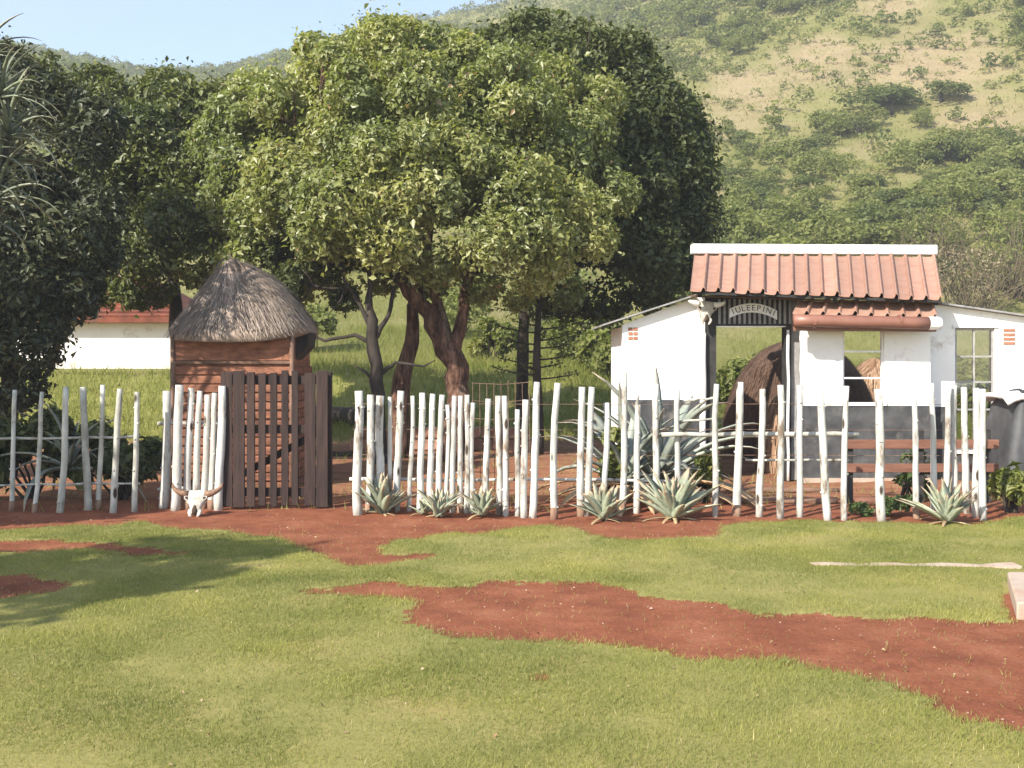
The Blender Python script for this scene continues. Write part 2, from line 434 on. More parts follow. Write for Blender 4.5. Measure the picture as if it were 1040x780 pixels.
en = N.new('ShaderNodeMapRange'); en.inputs['To Min'].default_value = -0.75; en.inputs['To Max'].default_value = 0.75
L.new(noise(nt, v, 22, 5, 0.75), en.inputs[0]); L.new(en.outputs[0], ed.inputs[1])
c = mixc(nt, ramp(nt, ed.outputs[0], [(0.35, (0, 0, 0)), (0.65, (1, 1, 1))]), c, turf)
bk = N.new('ShaderNodeAttribute'); bk.attribute_name = 'rise'
c = mixc(nt, bk.outputs['Fac'], c, ramp(nt, noise(nt, v, 1.0, 6, 0.7), [(0.3, (0.15, 0.16, 0.04)), (0.7, (0.27, 0.25, 0.08))]))
L.new(c, B.inputs['Base Color'])
B.inputs['Roughness'].default_value = 0.95
B.inputs['Specular IOR Level'].default_value = 0.1
b = N.new('ShaderNodeBump'); b.inputs['Strength'].default_value = 0.6; b.inputs['Distance'].default_value = 0.02
L.new(noise(nt, v, 28, 7, 0.7), b.inputs['Height']); L.new(b.outputs[0], B.inputs['Normal'])
g_me = np_mesh('ground', np.stack([XX, YY, ZZ], -1).reshape(-1, 3), Q, gm,
               {'lawn': np.where(YY < 12.0, mask, 0).ravel(), 'yard': np.clip((YY - 12.2) / 1.2, 0, 1).ravel(), 'rise': np.clip((YY - 21.6 + (fbm(XX, YY, 3) - .5) * 2) / 1.0, 0, 1).ravel()}, 4)
link('ground', g_me, kind='structure')

# hillside rising behind the yard
RY = 260.0
_hp = np.array([-600, -200, 0, 100, 170, 230, 300, 400, 520, 700, 900, 1040, 1400, 1900])
_hy = np.array([60, 30, 52, 74, 84, 80, 58, 34, 2, -60, -130, -180, -230, -200])
_hx = (_hp - 520) / F * RY
_hz = EYE + (HOR - _hy) / F * RY
def hill_z(x, y):
    H = np.interp(x * (RY / np.maximum(y, 90.0)) * np.clip((y - 30) / 90, 0.5, 1.0), _hx, _hz)
    t = np.clip((y - 26) / (RY - 26), 0, 1.0)
    s = np.where(t < 0.09, t * t * 5.0, 0.0405 + (t - 0.09) * (1 - 0.0405) / 0.91)
    over = np.clip((y - RY) / 140, 0, 1)
    z = H * s * (1 - 0.25 * over * over)
    z = z + (fbm(x * 0.03, y * 0.03, 4) - 0.5) * 7 * np.clip((y - 45) / 60, 0, 1) * np.clip((RY + 30 - y) / 60, 0.25, 1)
    z = z + (fbm(x * 0.25, y * 0.25, 3) - 0.5) * 0.5 * np.clip((y - 27) / 10, 0, 1)
    return z + bank(x, y)
hx = lines([(-330, -90, 8), (-90, 190, 2.4), (190, 360, 8)])
hy = lines([(26, 60, 1.0), (60, 270, 2.4), (270, 420, 12)])
HX, HY = np.meshgrid(hx, hy)
HZ = hill_z(HX, HY) + np.where(HY < 27, -0.01, 0)
nx, ny = len(hx), len(hy)
idx = np.arange(nx * ny).reshape(ny, nx)
Q = np.stack([idx[:-1, :-1], idx[:-1, 1:], idx[1:, 1:], idx[1:, :-1]], -1).reshape(-1, 4)

def tan_amount(x, y, z):
    """bare dry-grass areas of the slope, laid out by eye from the photograph"""
    px = 520 + x / y * F; py = HOR - (z - EYE) / y * F
    t = np.zeros(np.shape(x))
    for cx, cy, rx, ry in ((960, 70, 120, 52), (760, 95, 70, 32), (830, 60, 60, 30), (1000, 120, 70, 28), (905, 5, 60, 22), (735, 130, 40, 18), (900, 150, 60, 14), (790, 205, 30, 9)):
        t = np.maximum(t, np.clip(1.0 - 0.75 * ((px - cx) / rx) ** 2 - 0.75 * ((py - cy) / ry) ** 2, 0, 1))
    return t
tanv = tan_amount(HX, HY, HZ)
hm = bpy.data.materials.new('hillside_grass')
nt, N, L, B = nodes_of(hm)
v = coords(nt, world=True)
green = ramp(nt, noise(nt, v, 0.12, 8, 0.7), [(0.3, (0.16, 0.165, 0.05)), (0.5, (0.23, 0.22, 0.08)), (0.72, (0.32, 0.265, 0.14))])
tan = ramp(nt, noise(nt, v, 0.25, 7, 0.7), [(0.3, (0.27, 0.215, 0.11)), (0.5, (0.36, 0.28, 0.165)), (0.72, (0.27, 0.25, 0.10))])
at = N.new('ShaderNodeAttribute'); at.attribute_name = 'dry'
ma = N.new('ShaderNodeMath'); ma.operation = 'ADD'
nz = N.new('ShaderNodeMapRange'); nz.inputs['To Min'].default_value = -1.1; nz.inputs['To Max'].default_value = 1.1
L.new(noise(nt, v, 0.09, 8, 0.75), nz.inputs[0]); L.new(nz.outputs[0], ma.inputs[0]); L.new(at.outputs['Fac'], ma.inputs[1])
f = ramp(nt, ma.outputs[0], [(0.35, (0, 0, 0)), (0.95, (1, 1, 1))])
L.new(mixc(nt, f, green, tan), B.inputs['Base Color'])
B.inputs['Roughness'].default_value = 1.0
B.inputs['Specular IOR Level'].default_value = 0.05
b = N.new('ShaderNodeBump'); b.inputs['Strength'].default_value = 0.8; b.inputs['Distance'].default_value = 0.5
L.new(noise(nt, v, 0.9, 8, 0.75), b.inputs['Height']); L.new(b.outputs[0], B.inputs['Normal'])
h_me = np_mesh('hillside', np.stack([HX, HY, HZ], -1).reshape(-1, 3), Q, hm, {'dry': tanv.ravel()}, 4)
h_me.polygons.foreach_set('use_smooth', [True] * len(h_me.polygons))
link('hillside', h_me, kind='structure')

# ------------------------------------------------------------------ foliage builders
def unit(v):
    return v / np.maximum(np.linalg.norm(v, axis=-1, keepdims=True), 1e-9)

def leaf_geo(P, Nn, size, aspect=0.5, fold=0.25, rng=RNG):
    """one folded diamond leaf (4 verts, 2 triangles) per point"""
    n = len(P)
    size = np.broadcast_to(size, (n,))[:, None]
    r = unit(rng.normal(size=(n, 3)))
    d = unit(np.cross(Nn, r))
    d[:, 2] -= 0.25; d = unit(d)
    w = unit(np.cross(d, Nn)); nn = np.cross(w, d)
    a = P - d * size * 0.5
    aspect = aspect * rng.uniform(0.65, 1.35, (n, 1))
    bb = P + w * size * aspect * 0.5 + nn * size * fold * 0.5 - d * size * 0.05
    cc = P + d * size * 0.5 - nn * size * 0.12
    dd = P - w * size * aspect * 0.5 + nn * size * fold * 0.5 - d * size * 0.05
    V = np.stack([a, bb, cc, dd], 1).reshape(-1, 3)
    k = np.arange(n) * 4
    T = np.concatenate([np.stack([k, k + 1, k + 2], 1), np.stack([k, k + 2, k + 3], 1)])
    return V, T

def lobes_in(center, radii, n, rl, rng, lower=-0.8, power=0.45):
    out = []
    c = np.array(center); R = np.array(radii)
    while len(out) < n:
        d = unit(rng.normal(size=3))
        if d[2] < lower: continue
        k = rng.random() ** power
        r = rng.uniform(*rl)
        lim = np.maximum(R - r * 0.8, 0.1)
        out.append((c + d * lim * k, r))
    return out

def crown_leaves(lobes, n, size, rng, center=None, aspect=0.5, droop=0.0, tintbias=0.0):
    C = np.array([l[0] for l in lobes]); Rr = np.array([l[1] for l in lobes])
    w = Rr ** 2; w = w / w.sum()
    ii = rng.choice(len(lobes), n, p=w)
    d = unit(rng.normal(size=(n, 3)))
    cen = C.mean(0) if center is None else np.array(center)
    out = unit(C[ii] - cen + 1e-6)
    flip = (np.sum(d * out, 1) < -0.35)
    d[flip] *= -1
    rad = Rr[ii] * (0.55 + 0.5 * rng.random(n) ** 0.6) * (0.62 + 0.76 * fbm(d[:, 0] * 2.6 + ii * 3.7, d[:, 1] * 2.6 + d[:, 2] * 2.1, 3))
    stray = rng.random(n) < 0.10
    rad[stray] *= rng.uniform(1.05, 1.5, stray.sum())
    P = C[ii] + d * rad[:, None] * np.array([1, 1, 0.85])
    P[:, 2] -= droop * rng.random(n)
    Nn = unit(d * 0.55 + np.array([0, 0, 0.45]) + rng.normal(size=(n, 3)) * 0.45)
    V, T = leaf_geo(P, Nn, size * (0.5 + 1.15 * rng.random(n) ** 1.3), aspect, 0.3, rng)
    lob_t = rng.random(len(lobes))
    tint = np.clip(0.25 + 0.35 * lob_t[ii] + 0.35 * rng.random(n) + tintbias - 0.05, 0, 0.93)
    tint[rng.random(n) < 0.012] = 1.0
    return V, T, np.repeat(tint, 4)

def wobble(a, b, n, amp, rng, sag=0.0):
    a = np.array(a, float); b = np.array(b, float)
    L_ = np.linalg.norm(b - a)
    pts = []
    o = rng.normal(size=3) * amp * L_; o2 = rng.normal(size=3) * amp * L_ * 0.6
    for i in range(n):
        t = i / (n - 1)
        p = a + (b - a) * t + o * math.sin(math.pi * t) + o2 * math.sin(2 * math.pi * t)
        p[2] += sag * math.sin(math.pi * t) * L_
        pts.append(p)
    return pts

def tree(name, label, cat, base, trunks, lobes, n_leaf, size, leaf, bark, seed, center=None, aspect=0.5, branches=14,
         droop=0.0, tintbias=0.0, sides=9, group=None, twig_r=0.035):
    """trunks: list of (list of (x,y,z,r)) in world coordinates"""
    rng = np.random.default_rng(seed)
    t = empty(name, base, label=label, cat=cat, group=group)
    bx, by, bz = base
    mb = MB()
    ends = []
    for path in trunks:
        pts = []; rad = []
        for i in range(len(path) - 1):
            p0 = np.array(path[i][:3]); p1 = np.array(path[i + 1][:3])
            m = 4
            for k in range(m):
                f_ = k / m
                j = rng.normal(size=3) * path[i][3] * 0.18
                if i == 0 and k == 0: j[:] = 0
                pts.append(p0 + (p1 - p0) * f_ + j); rad.append((path[i][3] * (1 - f_) + path[i + 1][3] * f_) * rng.uniform(0.92, 1.1))
        pts.append(np.array(path[-1][:3])); rad.append(path[-1][3])
        mb.tube([p - np.array(base) for p in pts], rad, sides)
        ends += [(pts[k], rad[k]) for k in range(len(pts) // 2, len(pts))]
    order = rng.permutation(len(lobes))[:branches]
    for k in order:
        c, r = lobes[k]
        e, er = min(ends, key=lambda q: np.linalg.norm(q[0] - c) + rng.random() * 0.6)
        pts = wobble(e, c, 6, 0.07, rng, 0.05)
        rr = np.linspace(min(er * 0.7, 0.09), 0.012, 6)
        mb.tube([p - np.array(base) for p in pts], list(rr), 6)
        for q in range(3):
            s_ = pts[2 + q]
            en = c + rng.normal(size=3) * r * 0.6
            mb.tube([p - np.array(base) for p in wobble(s_, en, 4, 0.08, rng)], [twig_r * 0.6, twig_r * 0.45, twig_r * 0.3, 0.006], 5)
    mb.obj('trunk', bark, t, smooth=True)
    V, T, ti = crown_leaves(lobes, n_leaf, size, rng, center, aspect, droop, tintbias)
    me = np_mesh('crown', V - np.array(base), T, leaf, {'tint': ti})
    link('crown', me, t)
    return t

def shrub(name, label, cat, loc, radii, n, size, mat, seed, group=None, nl=9, aspect=0.5, tintbias=0.0, stems=True):
    rng = np.random.default_rng(seed)
    R = np.array(radii)
    lobes = lobes_in((0, 0, R[2]), R, nl, (R.min() * 0.35, R.min() * 0.6), rng, -0.9, 0.6)
    V, T, ti = crown_leaves(lobes, n, size, rng, (0, 0, R[2] * 0.6), aspect, tintbias=tintbias)
    V[:, 2] = np.maximum(V[:, 2], 0.01)
    t = empty(name, loc, label=label, cat=cat, group=group)
    link('foliage', np_mesh('foliage', V, T, mat, {'tint': ti}), t)
    if stems:
        mb = MB()
        for c, r in lobes:
            mb.tube(wobble((rng.normal() * 0.04, rng.normal() * 0.04, -0.03), c, 5, 0.06, rng), list(np.linspace(0.022, 0.006, 5)), 5)
        mb.obj('stem', M['bark_dark'], t, smooth=True)
    return t
# ------------------------------------------------------------------ gateway building
BY = 15.0     # front face of the two wings
MY = 14.72    # front face of the middle block, standing forward
def W(px, py, Y=BY):
    p = U(px, py, Y); return p.x, p.z
bld = empty('gateway_building', (GX(830, BY), BY, 0), label='white plastered gateway building with clay tile roof behind the pole fence', cat='building')
BO = Vector(bld.location)
class LB(MB):
    """mesh in world coordinates, stored relative to a thing's base"""
    def __init__(s, o): super().__init__(); s.o = o
    def obj(s, name, mat, parent=None, **k):
        o = Vector(s.o)
        s.v = [tuple(Vector(p) - o) for p in s.v]
        return MB.obj(s, name, mat, parent, **k)

def wall_poly(pxpy, Y, th=0.18):
    return [Vector((GX(a, Y), Y, EYE - (b - HOR) / F * Y)) for a, b in pxpy], (0, th, 0)

def gz(py, Y): return EYE - (py - HOR) / F * Y
FL = gz(487.6, BY)
# left wing
m = LB(BO); xl, xr = GX(632, BY), GX(716, BY)
m.prism([Vector((xl, BY, gz(406, BY))), Vector((xr, BY, gz(406, BY))), Vector((xr, BY, gz(302, BY))), Vector((GX(706, BY), BY, gz(302, BY))), Vector((xl, BY, gz(330, BY)))], (0, 0.18, 0))
m.prism([Vector((xl, BY + 0.183, 0)), Vector((xl + 0.16, BY + 0.183, 0)), Vector((xl + 0.16, BY + 0.183, gz(332, BY))), Vector((xl, BY + 0.183, gz(332, BY)))], (0, 1.5, 0))
lw = m.obj('left_wing_wall', M['plaster'], bld)
m = LB(BO); m.box(xl - 0.012, xr, BY - 0.012, BY + 0.19, -0.05, gz(406, BY) - 0.002); m.obj('plinth', M['plinth'], lw)
m = LB(BO)
for k in range(3):
    for q in range(2):
        x0, z0 = W(638 + q * 5.2, 345 - k * 4.6)
        m.box(x0, x0 + 0.055, BY - 0.012, BY + 0.02, z0, z0 + 0.042)
m.obj('vent_brick', M['brick_vent'], lw)
m = LB(BO)
a0, a1 = Vector((GX(612, BY), BY - 0.16, gz(331, BY))), Vector((GX(705, BY), BY - 0.16, gz(301, BY)))
m.prism([a0, a1, a1 + Vector((0, 0, 0.022)), a0 + Vector((0, 0, 0.022))], (0, 2.2, 0))
m.obj('wing_roof', M['slat_grey'], bld)
# right wing with its window opening
wx0, wx1, wz0, wz1 = GX(970, BY), GX(1010, BY), gz(457, BY), gz(333, BY)
rx0, rx1 = GX(942, BY), GX(1100, BY)
zt = lambda x: gz(310, BY) + (x - GX(956, BY)) / (GX(1040, BY) - GX(956, BY)) * (gz(322, BY) - gz(310, BY))
zp = gz(413, BY)
m = LB(BO)
def wq(xa, xb, za, zb0, zb1, mm=None):
    (mm or m).prism([Vector((xa, BY, za)), Vector((xb, BY, za)), Vector((xb, BY, zb1)), Vector((xa, BY, zb0))], (0, 0.18, 0))
wq(rx0, wx0, zp, zt(rx0), zt(wx0))
wq(wx0, wx1, wz1, zt(wx0), zt(wx1))
wq(wx1, rx1, zp, zt(wx1), zt(rx1))
m.box(rx1 - 0.18, rx1, BY + 0.183, BY + 2.0, 0, zt(rx1) - 0.05)
rw = m.obj('right_wing_wall', M['plaster'], bld)
m = LB(BO)
m.box(rx0, wx0, BY - 0.012, BY + 0.19, -0.05, zp - 0.002)
m.box(wx1, rx1, BY - 0.012, BY + 0.19, -0.05, zp - 0.002)
m.box(wx0, wx1, BY - 0.012, BY + 0.19, -0.05, wz0 - 0.002)
m.obj('plinth', M['plinth'], rw)
m = LB(BO)
for k in range(4):
    x0, z0 = W(1019, 350 - k * 4.4)
    m.box(x0, x0 + 0.15, BY - 0.013, BY + 0.02, z0, z0 + 0.036)
m.obj('vent_brick', M['brick_vent'], rw)
m = LB(BO)
a0, a1 = Vector((GX(952, BY), BY - 0.12, zt(GX(952, BY)) + 0.005)), Vector((rx1 + 0.1, BY - 0.12, zt(rx1 + 0.1) + 0.005))
m.prism([a0, a1, a1 + Vector((0, 0, 0.022)), a0 + Vector((0, 0, 0.022))], (0, 2.4, 0))
m.obj('wing_roof', M['slat_grey'], bld)
# steel window: frame, glazing bars, panes
win = None
m = LB(BO); t = 0.03
m.box(wx0, wx0 + t, BY + 0.02, BY + 0.06, wz0, wz1); m.box(wx1 - t, wx1, BY + 0.02, BY + 0.06, wz0, wz1)
m.box(wx0 + t, wx1 - t, BY + 0.021, BY + 0.059, wz1 - t, wz1); m.box(wx0 + t, wx1 - t, BY + 0.021, BY + 0.059, wz0, wz0 + t)
win = m.obj('window', M['steel'], bld)
m = LB(BO); m.box(wx0 - 0.04, wx1 + 0.04, BY - 0.03, BY + 0.015, wz1 + 0.002, wz1 + 0.035); m.obj('window_head', M['white_paint'], win)
m = LB(BO); m.box(wx0 - 0.04, wx1 + 0.05, BY - 0.05, BY + 0.015, wz0 - 0.045, wz0 - 0.004); m.obj('window_sill', M['white_paint'], win)
gl = bpy.data.materials.new('window_glass')
nt, N, L, B = nodes_of(gl)
tr = N.new('ShaderNodeBsdfTransparent'); tr.inputs[0].default_value = (0.82, 0.84, 0.80, 1)
gs = N.new('ShaderNodeBsdfGlossy'); gs.inputs['Roughness'].default_value = 0.03
fr = N.new('ShaderNodeFresnel'); fr.inputs[0].default_value = 1.9
mx = N.new('ShaderNodeMixShader')
L.new(fr.outputs[0], mx.inputs[0]); L.new(tr.outputs[0], mx.inputs[1]); L.new(gs.outputs[0], mx.inputs[2])
L.new(mx.outputs[0], N['Material Output'].inputs['Surface'])
rows = [333, 362, 388, 416, 457]
xm = GX(990, BY)
m = LB(BO)
m.box(xm - 0.012, xm + 0.012, BY + 0.025, BY + 0.055, wz0 + t, wz1 - t); m.obj('glazing_bar', M['steel'], win)
for r in rows[1:-1]:
    z = gz(r, BY)
    m = LB(BO); m.box(wx0 + t, xm - 0.0122, BY + 0.026, BY + 0.054, z - 0.012, z + 0.012); m.box(xm + 0.0122, wx1 - t, BY + 0.026, BY + 0.054, z - 0.012, z + 0.012)
    m.obj('glazing_bar', M['steel'], win)
for i in range(4):
    for xa, xb in ((wx0 + t, xm - 0.012), (xm + 0.012, wx1 - t)):
        m = LB(BO); m.box(xa, xb, BY + 0.038, BY + 0.042, gz(rows[i + 1], BY) + 0.013, gz(rows[i], BY) - (0.013 if i else t))
        m.obj('pane', gl, win)
# middle block: two panels beside an open window, dark plinth below
def mx_(px): return GX(px, MY)
def mz(py): return gz(py, MY)
m = LB(BO)
m.box(mx_(817), mx_(856), MY, MY + 0.16, mz(412), mz(322))
m.box(mx_(898), mx_(945), MY, MY + 0.16, mz(412), mz(322))
m.box(mx_(856), mx_(898), MY, MY + 0.16, mz(334), mz(322))
m.box(mx_(813), mx_(945), MY + 0.002, MY + 0.155, mz(322) + 0.001, mz(305))
mid = m.obj('front_wall', M['plaster'], bld)
m = LB(BO); m.box(mx_(945) - 0.16, mx_(945) - 0.002, MY + 0.163, BY - 0.014, 0, mz(322)); m.obj('return_wall', M['plaster'], mid)
m = LB(BO); m.box(mx_(816), mx_(946), MY - 0.012, MY + 0.17, -0.05, mz(412) - 0.002); m.obj('plinth', M['plinth'], mid)
m = LB(BO); m.box(mx_(815.5), mx_(946.5), MY - 0.06, MY + 0.12, -0.05, 0.06); m.obj('plinth_foot', M['concrete'], mid)
m = LB(BO); m.box(mx_(854), mx_(900), MY - 0.03, MY + 0.17, mz(412), mz(409)); m.obj('window_sill', M['white_paint'], mid)
m = LB(BO)
fx0, fx1 = mx_(856) + 0.001, mx_(898) - 0.001
m.box(fx0, fx0 + 0.025, MY + 0.03, MY + 0.07, mz(409), mz(334)); m.box(fx1 - 0.025, fx1, MY + 0.03, MY + 0.07, mz(409), mz(334))
of = m.obj('open_window_frame', M['white_paint'], bld)
for r in (357, 384):
    m = LB(BO); m.box(fx0 + 0.025, fx1 - 0.025, MY + 0.035, MY + 0.06, mz(r) - 0.011, mz(r) + 0.011); m.obj('window_bar', M['white_paint'], of)
# doorway: dark jambs, lintel with upright slats
m = LB(BO)
for a, b in ((717.5, 727), (796.5, 803)):
    m.box(GX(a, BY), GX(b, BY), BY - 0.03, BY + 0.14, 0, gz(300, BY))
m.box(GX(727, BY), GX(796.5, BY), BY - 0.028, BY + 0.10, gz(331, BY), gz(298, BY))
door = m.obj('door_frame', M['dark_frame'], bld)
for k in range(15):
    x = GX(729 + k * 5.1, BY)
    m = LB(BO); m.box(x, x + 0.030, BY - 0.046, BY - 0.0285, gz(329, BY), gz(304, BY)); m.obj('lintel_slat', M['slat_grey'], door)
m = LB(BO); m.box(GX(727, BY), GX(797, BY), BY - 0.05, BY - 0.012, gz(332.3, BY), gz(331.2, BY)); m.obj('threshold_board', M['white_paint'], door)
# recessed grey wall between doorway and middle block
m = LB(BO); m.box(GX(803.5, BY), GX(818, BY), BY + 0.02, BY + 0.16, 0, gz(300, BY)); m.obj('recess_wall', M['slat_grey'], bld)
for px, yt, yb, r, y in ((714, 338, 448, 0.042, BY - 0.08), (800.5, 335, 417, 0.020, BY - 0.07), (814.5, 334, 394, 0.026, MY + 0.08)):
    m = LB(BO)
    zt_, zb_ = gz(yt, y), (0 if yb > 410 else gz(yb, y))
    m.tube([(GX(px, y) + 0.006 * math.sin(k * 2.1), y, zb_ + (zt_ - zb_) * k / 6) for k in range(7)], [r * (1 + 0.08 * math.sin(k * 3)) for k in range(7)], 8)
    m.obj('porch_post' if r > 0.03 else 'down_pipe', M['white_paint'], bld, smooth=True)
# roof: back posts, rafters, boards, tiles, ridge
RBY, RTY = 14.35, 16.6
TL, TR = Vector((GX(705, RTY), RTY, gz(259, RTY))), Vector((GX(950, RTY), RTY, gz(260, RTY)))
BL, BR = Vector((GX(701, RBY), RBY, gz(294, RBY))), Vector((GX(957.5, RBY), RBY, gz(303, RBY)))
def RP(u, v, dz=0.0):
    p = (TL * (1 - u) + TR * u) * (1 - v) + (BL * (1 - u) + BR * u) * v
    return p + Vector((0, 0, dz))
def tiles(parent, P, ncol, th, name, flip=False, v0=0.0, v1=1.0, roll=0.045):
    prof = [(0.0, 0.0), (0.10, -0.006), (0.40, -0.010), (0.70, -0.006), (0.77, 0.012), (0.84, roll), (0.91, roll * 1.08), (0.98, roll * 0.8), (1.025, 0.012)]
    if flip: prof = [(1 - u, z) for u, z in prof][::-1]
    for c in range(ncol):
        vs = []; ns = 4; dz = random.uniform(-0.006, 0.006); sk = random.uniform(-0.012, 0.012)
        e0 = random.uniform(-0.01, 0.01); tw = random.uniform(-0.004, 0.004)
        for s_ in range(ns):
            vv = v0 + (v1 - v0) * s_ / (ns - 1)
            if s_ == ns - 1: vv += e0
            for u, z in prof:
                vs.append(P((c + u + sk * vv) / ncol, vv, z + dz + tw * s_ * u))
        k = len(prof); fs = []
        nn = len(vs)
        vs += [p - Vector((0, 0, th)) for p in vs]
        for s_ in range(ns - 1):
            for j in range(k - 1):
                a = s_ * k + j
                fs.append((a, a + 1, a + k + 1, a + k)); fs.append((nn + a, nn + a + k, nn + a + k + 1, nn + a + 1))
        for j in range(k - 1):
            fs.append((j, j + nn, j + 1 + nn, j + 1)); q = (ns - 1) * k + j
            fs.append((q, q + 1, q + 1 + nn, q + nn))
        for s_ in range(ns - 1):
            a = s_ * k; fs.append((a, a + k, a + k + nn, a + nn)); a += k - 1; fs.append((a, a + nn, a + k + nn, a + k))
        m = LB(BO); m.add(vs, fs); m.obj(name, M['tile'], parent)
m = LB(BO)
vs = [RP(0.006, 0, -0.035), RP(0.994, 0, -0.035), RP(0.994, 0.985, -0.035), RP(0.006, 0.985, -0.035)]
m.add(vs + [p - Vector((0, 0, 0.03)) for p in vs], [(0, 1, 2, 3), (7, 6, 5, 4), (0, 4, 5, 1), (1, 5, 6, 2), (2, 6, 7, 3), (3, 7, 4, 0)])
roof = m.obj('roof', M['dark_frame'], bld)
tiles(roof, RP, 17, 0.014, 'roof_tile')
for k in range(8):
    u = 0.03 + k * 0.134
    m = LB(BO); a, b = RP(u, 0.02, -0.12), RP(u, 0.96, -0.12)
    m.prism([a, b, b + Vector((0, 0, 0.05)), a + Vector((0, 0, 0.05))], (0.05, 0, 0)); m.obj('rafter', M['dark_frame'], roof)
m = LB(BO)
m.prism([TL + Vector((-0.03, -0.02, 0.02)), TR + Vector((0.03, -0.02, 0.02)), TR + Vector((0.03, -0.02, 0.16)), TL + Vector((-0.03, -0.02, 0.165))], (0, 0.2, 0))
m.obj('ridge_cap', M['white_paint'], roof, bevel=0.012)
for u in (0.02, 0.445, 0.55, 0.88, 0.98):
    p = RP(u, 0.03, -0.14)
    m = LB(BO); m.tube([(p.x, p.y, 0), (p.x + 0.01, p.y, p.z)], 0.045, 7); m.obj('back_post', M['dark_frame'], bld, smooth=True)
m = LB(BO); a, b = RP(0.0, 0.9, -0.14), RP(1.0, 0.9, -0.14)
m.prism([a, b, b + Vector((0, 0, 0.018)), a + Vector((0, 0, 0.018))], (0, 0.06, 0)); m.obj('eave_beam', M['log'], roof)
# lower strip of tiles and gutter over the middle block
l0y, l1y = 14.76, 14.36
LTL, LTR = Vector((GX(812, l0y), l0y, gz(304, l0y))), Vector((GX(947, l0y), l0y, gz(305, l0y)))
LBL, LBR = Vector((GX(805, l1y), l1y, gz(318, l1y))), Vector((GX(952, l1y), l1y, gz(321, l1y)))
def LP(u, v, dz=0.0):
    return (LTL * (1 - u) + LTR * u) * (1 - v) + (LBL * (1 - u) + LBR * u) * v + Vector((0, 0, dz))
m = LB(BO)
vs = [LP(0.005, 0, -0.03), LP(0.995, 0, -0.03), LP(0.995, 0.97, -0.03), LP(0.005, 0.97, -0.03)]
m.add(vs + [p - Vector((0, 0, 0.025)) for p in vs], [(0, 1, 2, 3), (7, 6, 5, 4), (0, 4, 5, 1), (1, 5, 6, 2), (2, 6, 7, 3), (3, 7, 4, 0)])
low = m.obj('lower_roof', M['dark_frame'], bld)
tiles(low, LP, 9, 0.014, 'roof_tile', flip=False, roll=0.04)
m = LB(BO); gy_ = 14.28
m.tube([(GX(806 + 137 * k / 8, gy_), gy_, gz(325.5 + 0.35 * k, gy_)) for k in range(9)], 0.078, 12)
gut = m.obj('gutter', M['gutter'], bld, smooth=True)
m = LB(BO); m.prism([Vector((GX(806, 14.40), 14.40, gz(336, 14.40))), Vector((GX(951, 14.40), 14.40, gz(337, 14.40))), Vector((GX(951, 14.40), 14.40, gz(323.5, 14.40))), Vector((GX(806, 14.40), 14.40, gz(321, 14.40)))], (0, 0.03, 0)); m.obj('light_block_board', M['gutter'], bld)  # board added behind the gutter to keep sun from leaking onto the wall
m = LB(BO); m.tube([(GX(943.5 + 3 * k, gy_), gy_, gz(328.4, gy_)) for k in range(5)], [0.083, 0.083, 0.083, 0.083, 0.070], 12); m.obj('gutter_end_cap', M['white_paint'], gut, smooth=False)
for px in (825, 912):
    m = LB(BO); m.tube([(GX(px + k * 3, gy_), gy_, gz(326.5, gy_)) for k in range(2)], 0.084, 12); m.obj('gutter_bracket', M['gutter'], gut)

# arched name board over the doorway
sg = empty('arched_name_board', (GX(764, BY), BY - 0.06, gz(317, BY)), label='white arched name board with black letters above the open doorway', cat='sign')
m = MB(); n = 14; up = []; dn = []
for k in range(n + 1):
    u = -1 + 2 * k / n
    x = u * GX(764 + 24, BY) - u * GX(764, BY)
    z = 0.055 - 0.085 * u * u - 0.012 * u
    up.append(Vector((x, -0.012, z + 0.058))); dn.append(Vector((x, -0.012, z - 0.062)))
m.prism(up + dn[::-1], (0, 0.022, 0)); m.obj('board', M['white_paint'], sg)
for k, ch in enumerate('IULEEPINI'):
    u = -0.82 + 1.64 * k / 8
    fc = bpy.data.curves.new('letter', 'FONT'); fc.body = ch; fc.size = 0.105; fc.extrude = 0.002; fc.align_x = 'CENTER'
    tmp = bpy.data.objects.new('letter_outline', fc); COL.objects.link(tmp)
    dg = bpy.context.evaluated_depsgraph_get(); dg.update()
    lme = bpy.data.meshes.new_from_object(tmp.evaluated_get(dg)); bpy.data.objects.remove(tmp)
    lme.materials.clear(); lme.materials.append(M['letters'])
    o = link('letter', lme, sg)
    z = 0.055 - 0.085 * u * u - 0.012 * u
    o.location = (u * 0.313, -0.0155, z - 0.036); o.rotation_euler = (math.radians(90), math.atan(0.17 * u / 0.313) , 0)

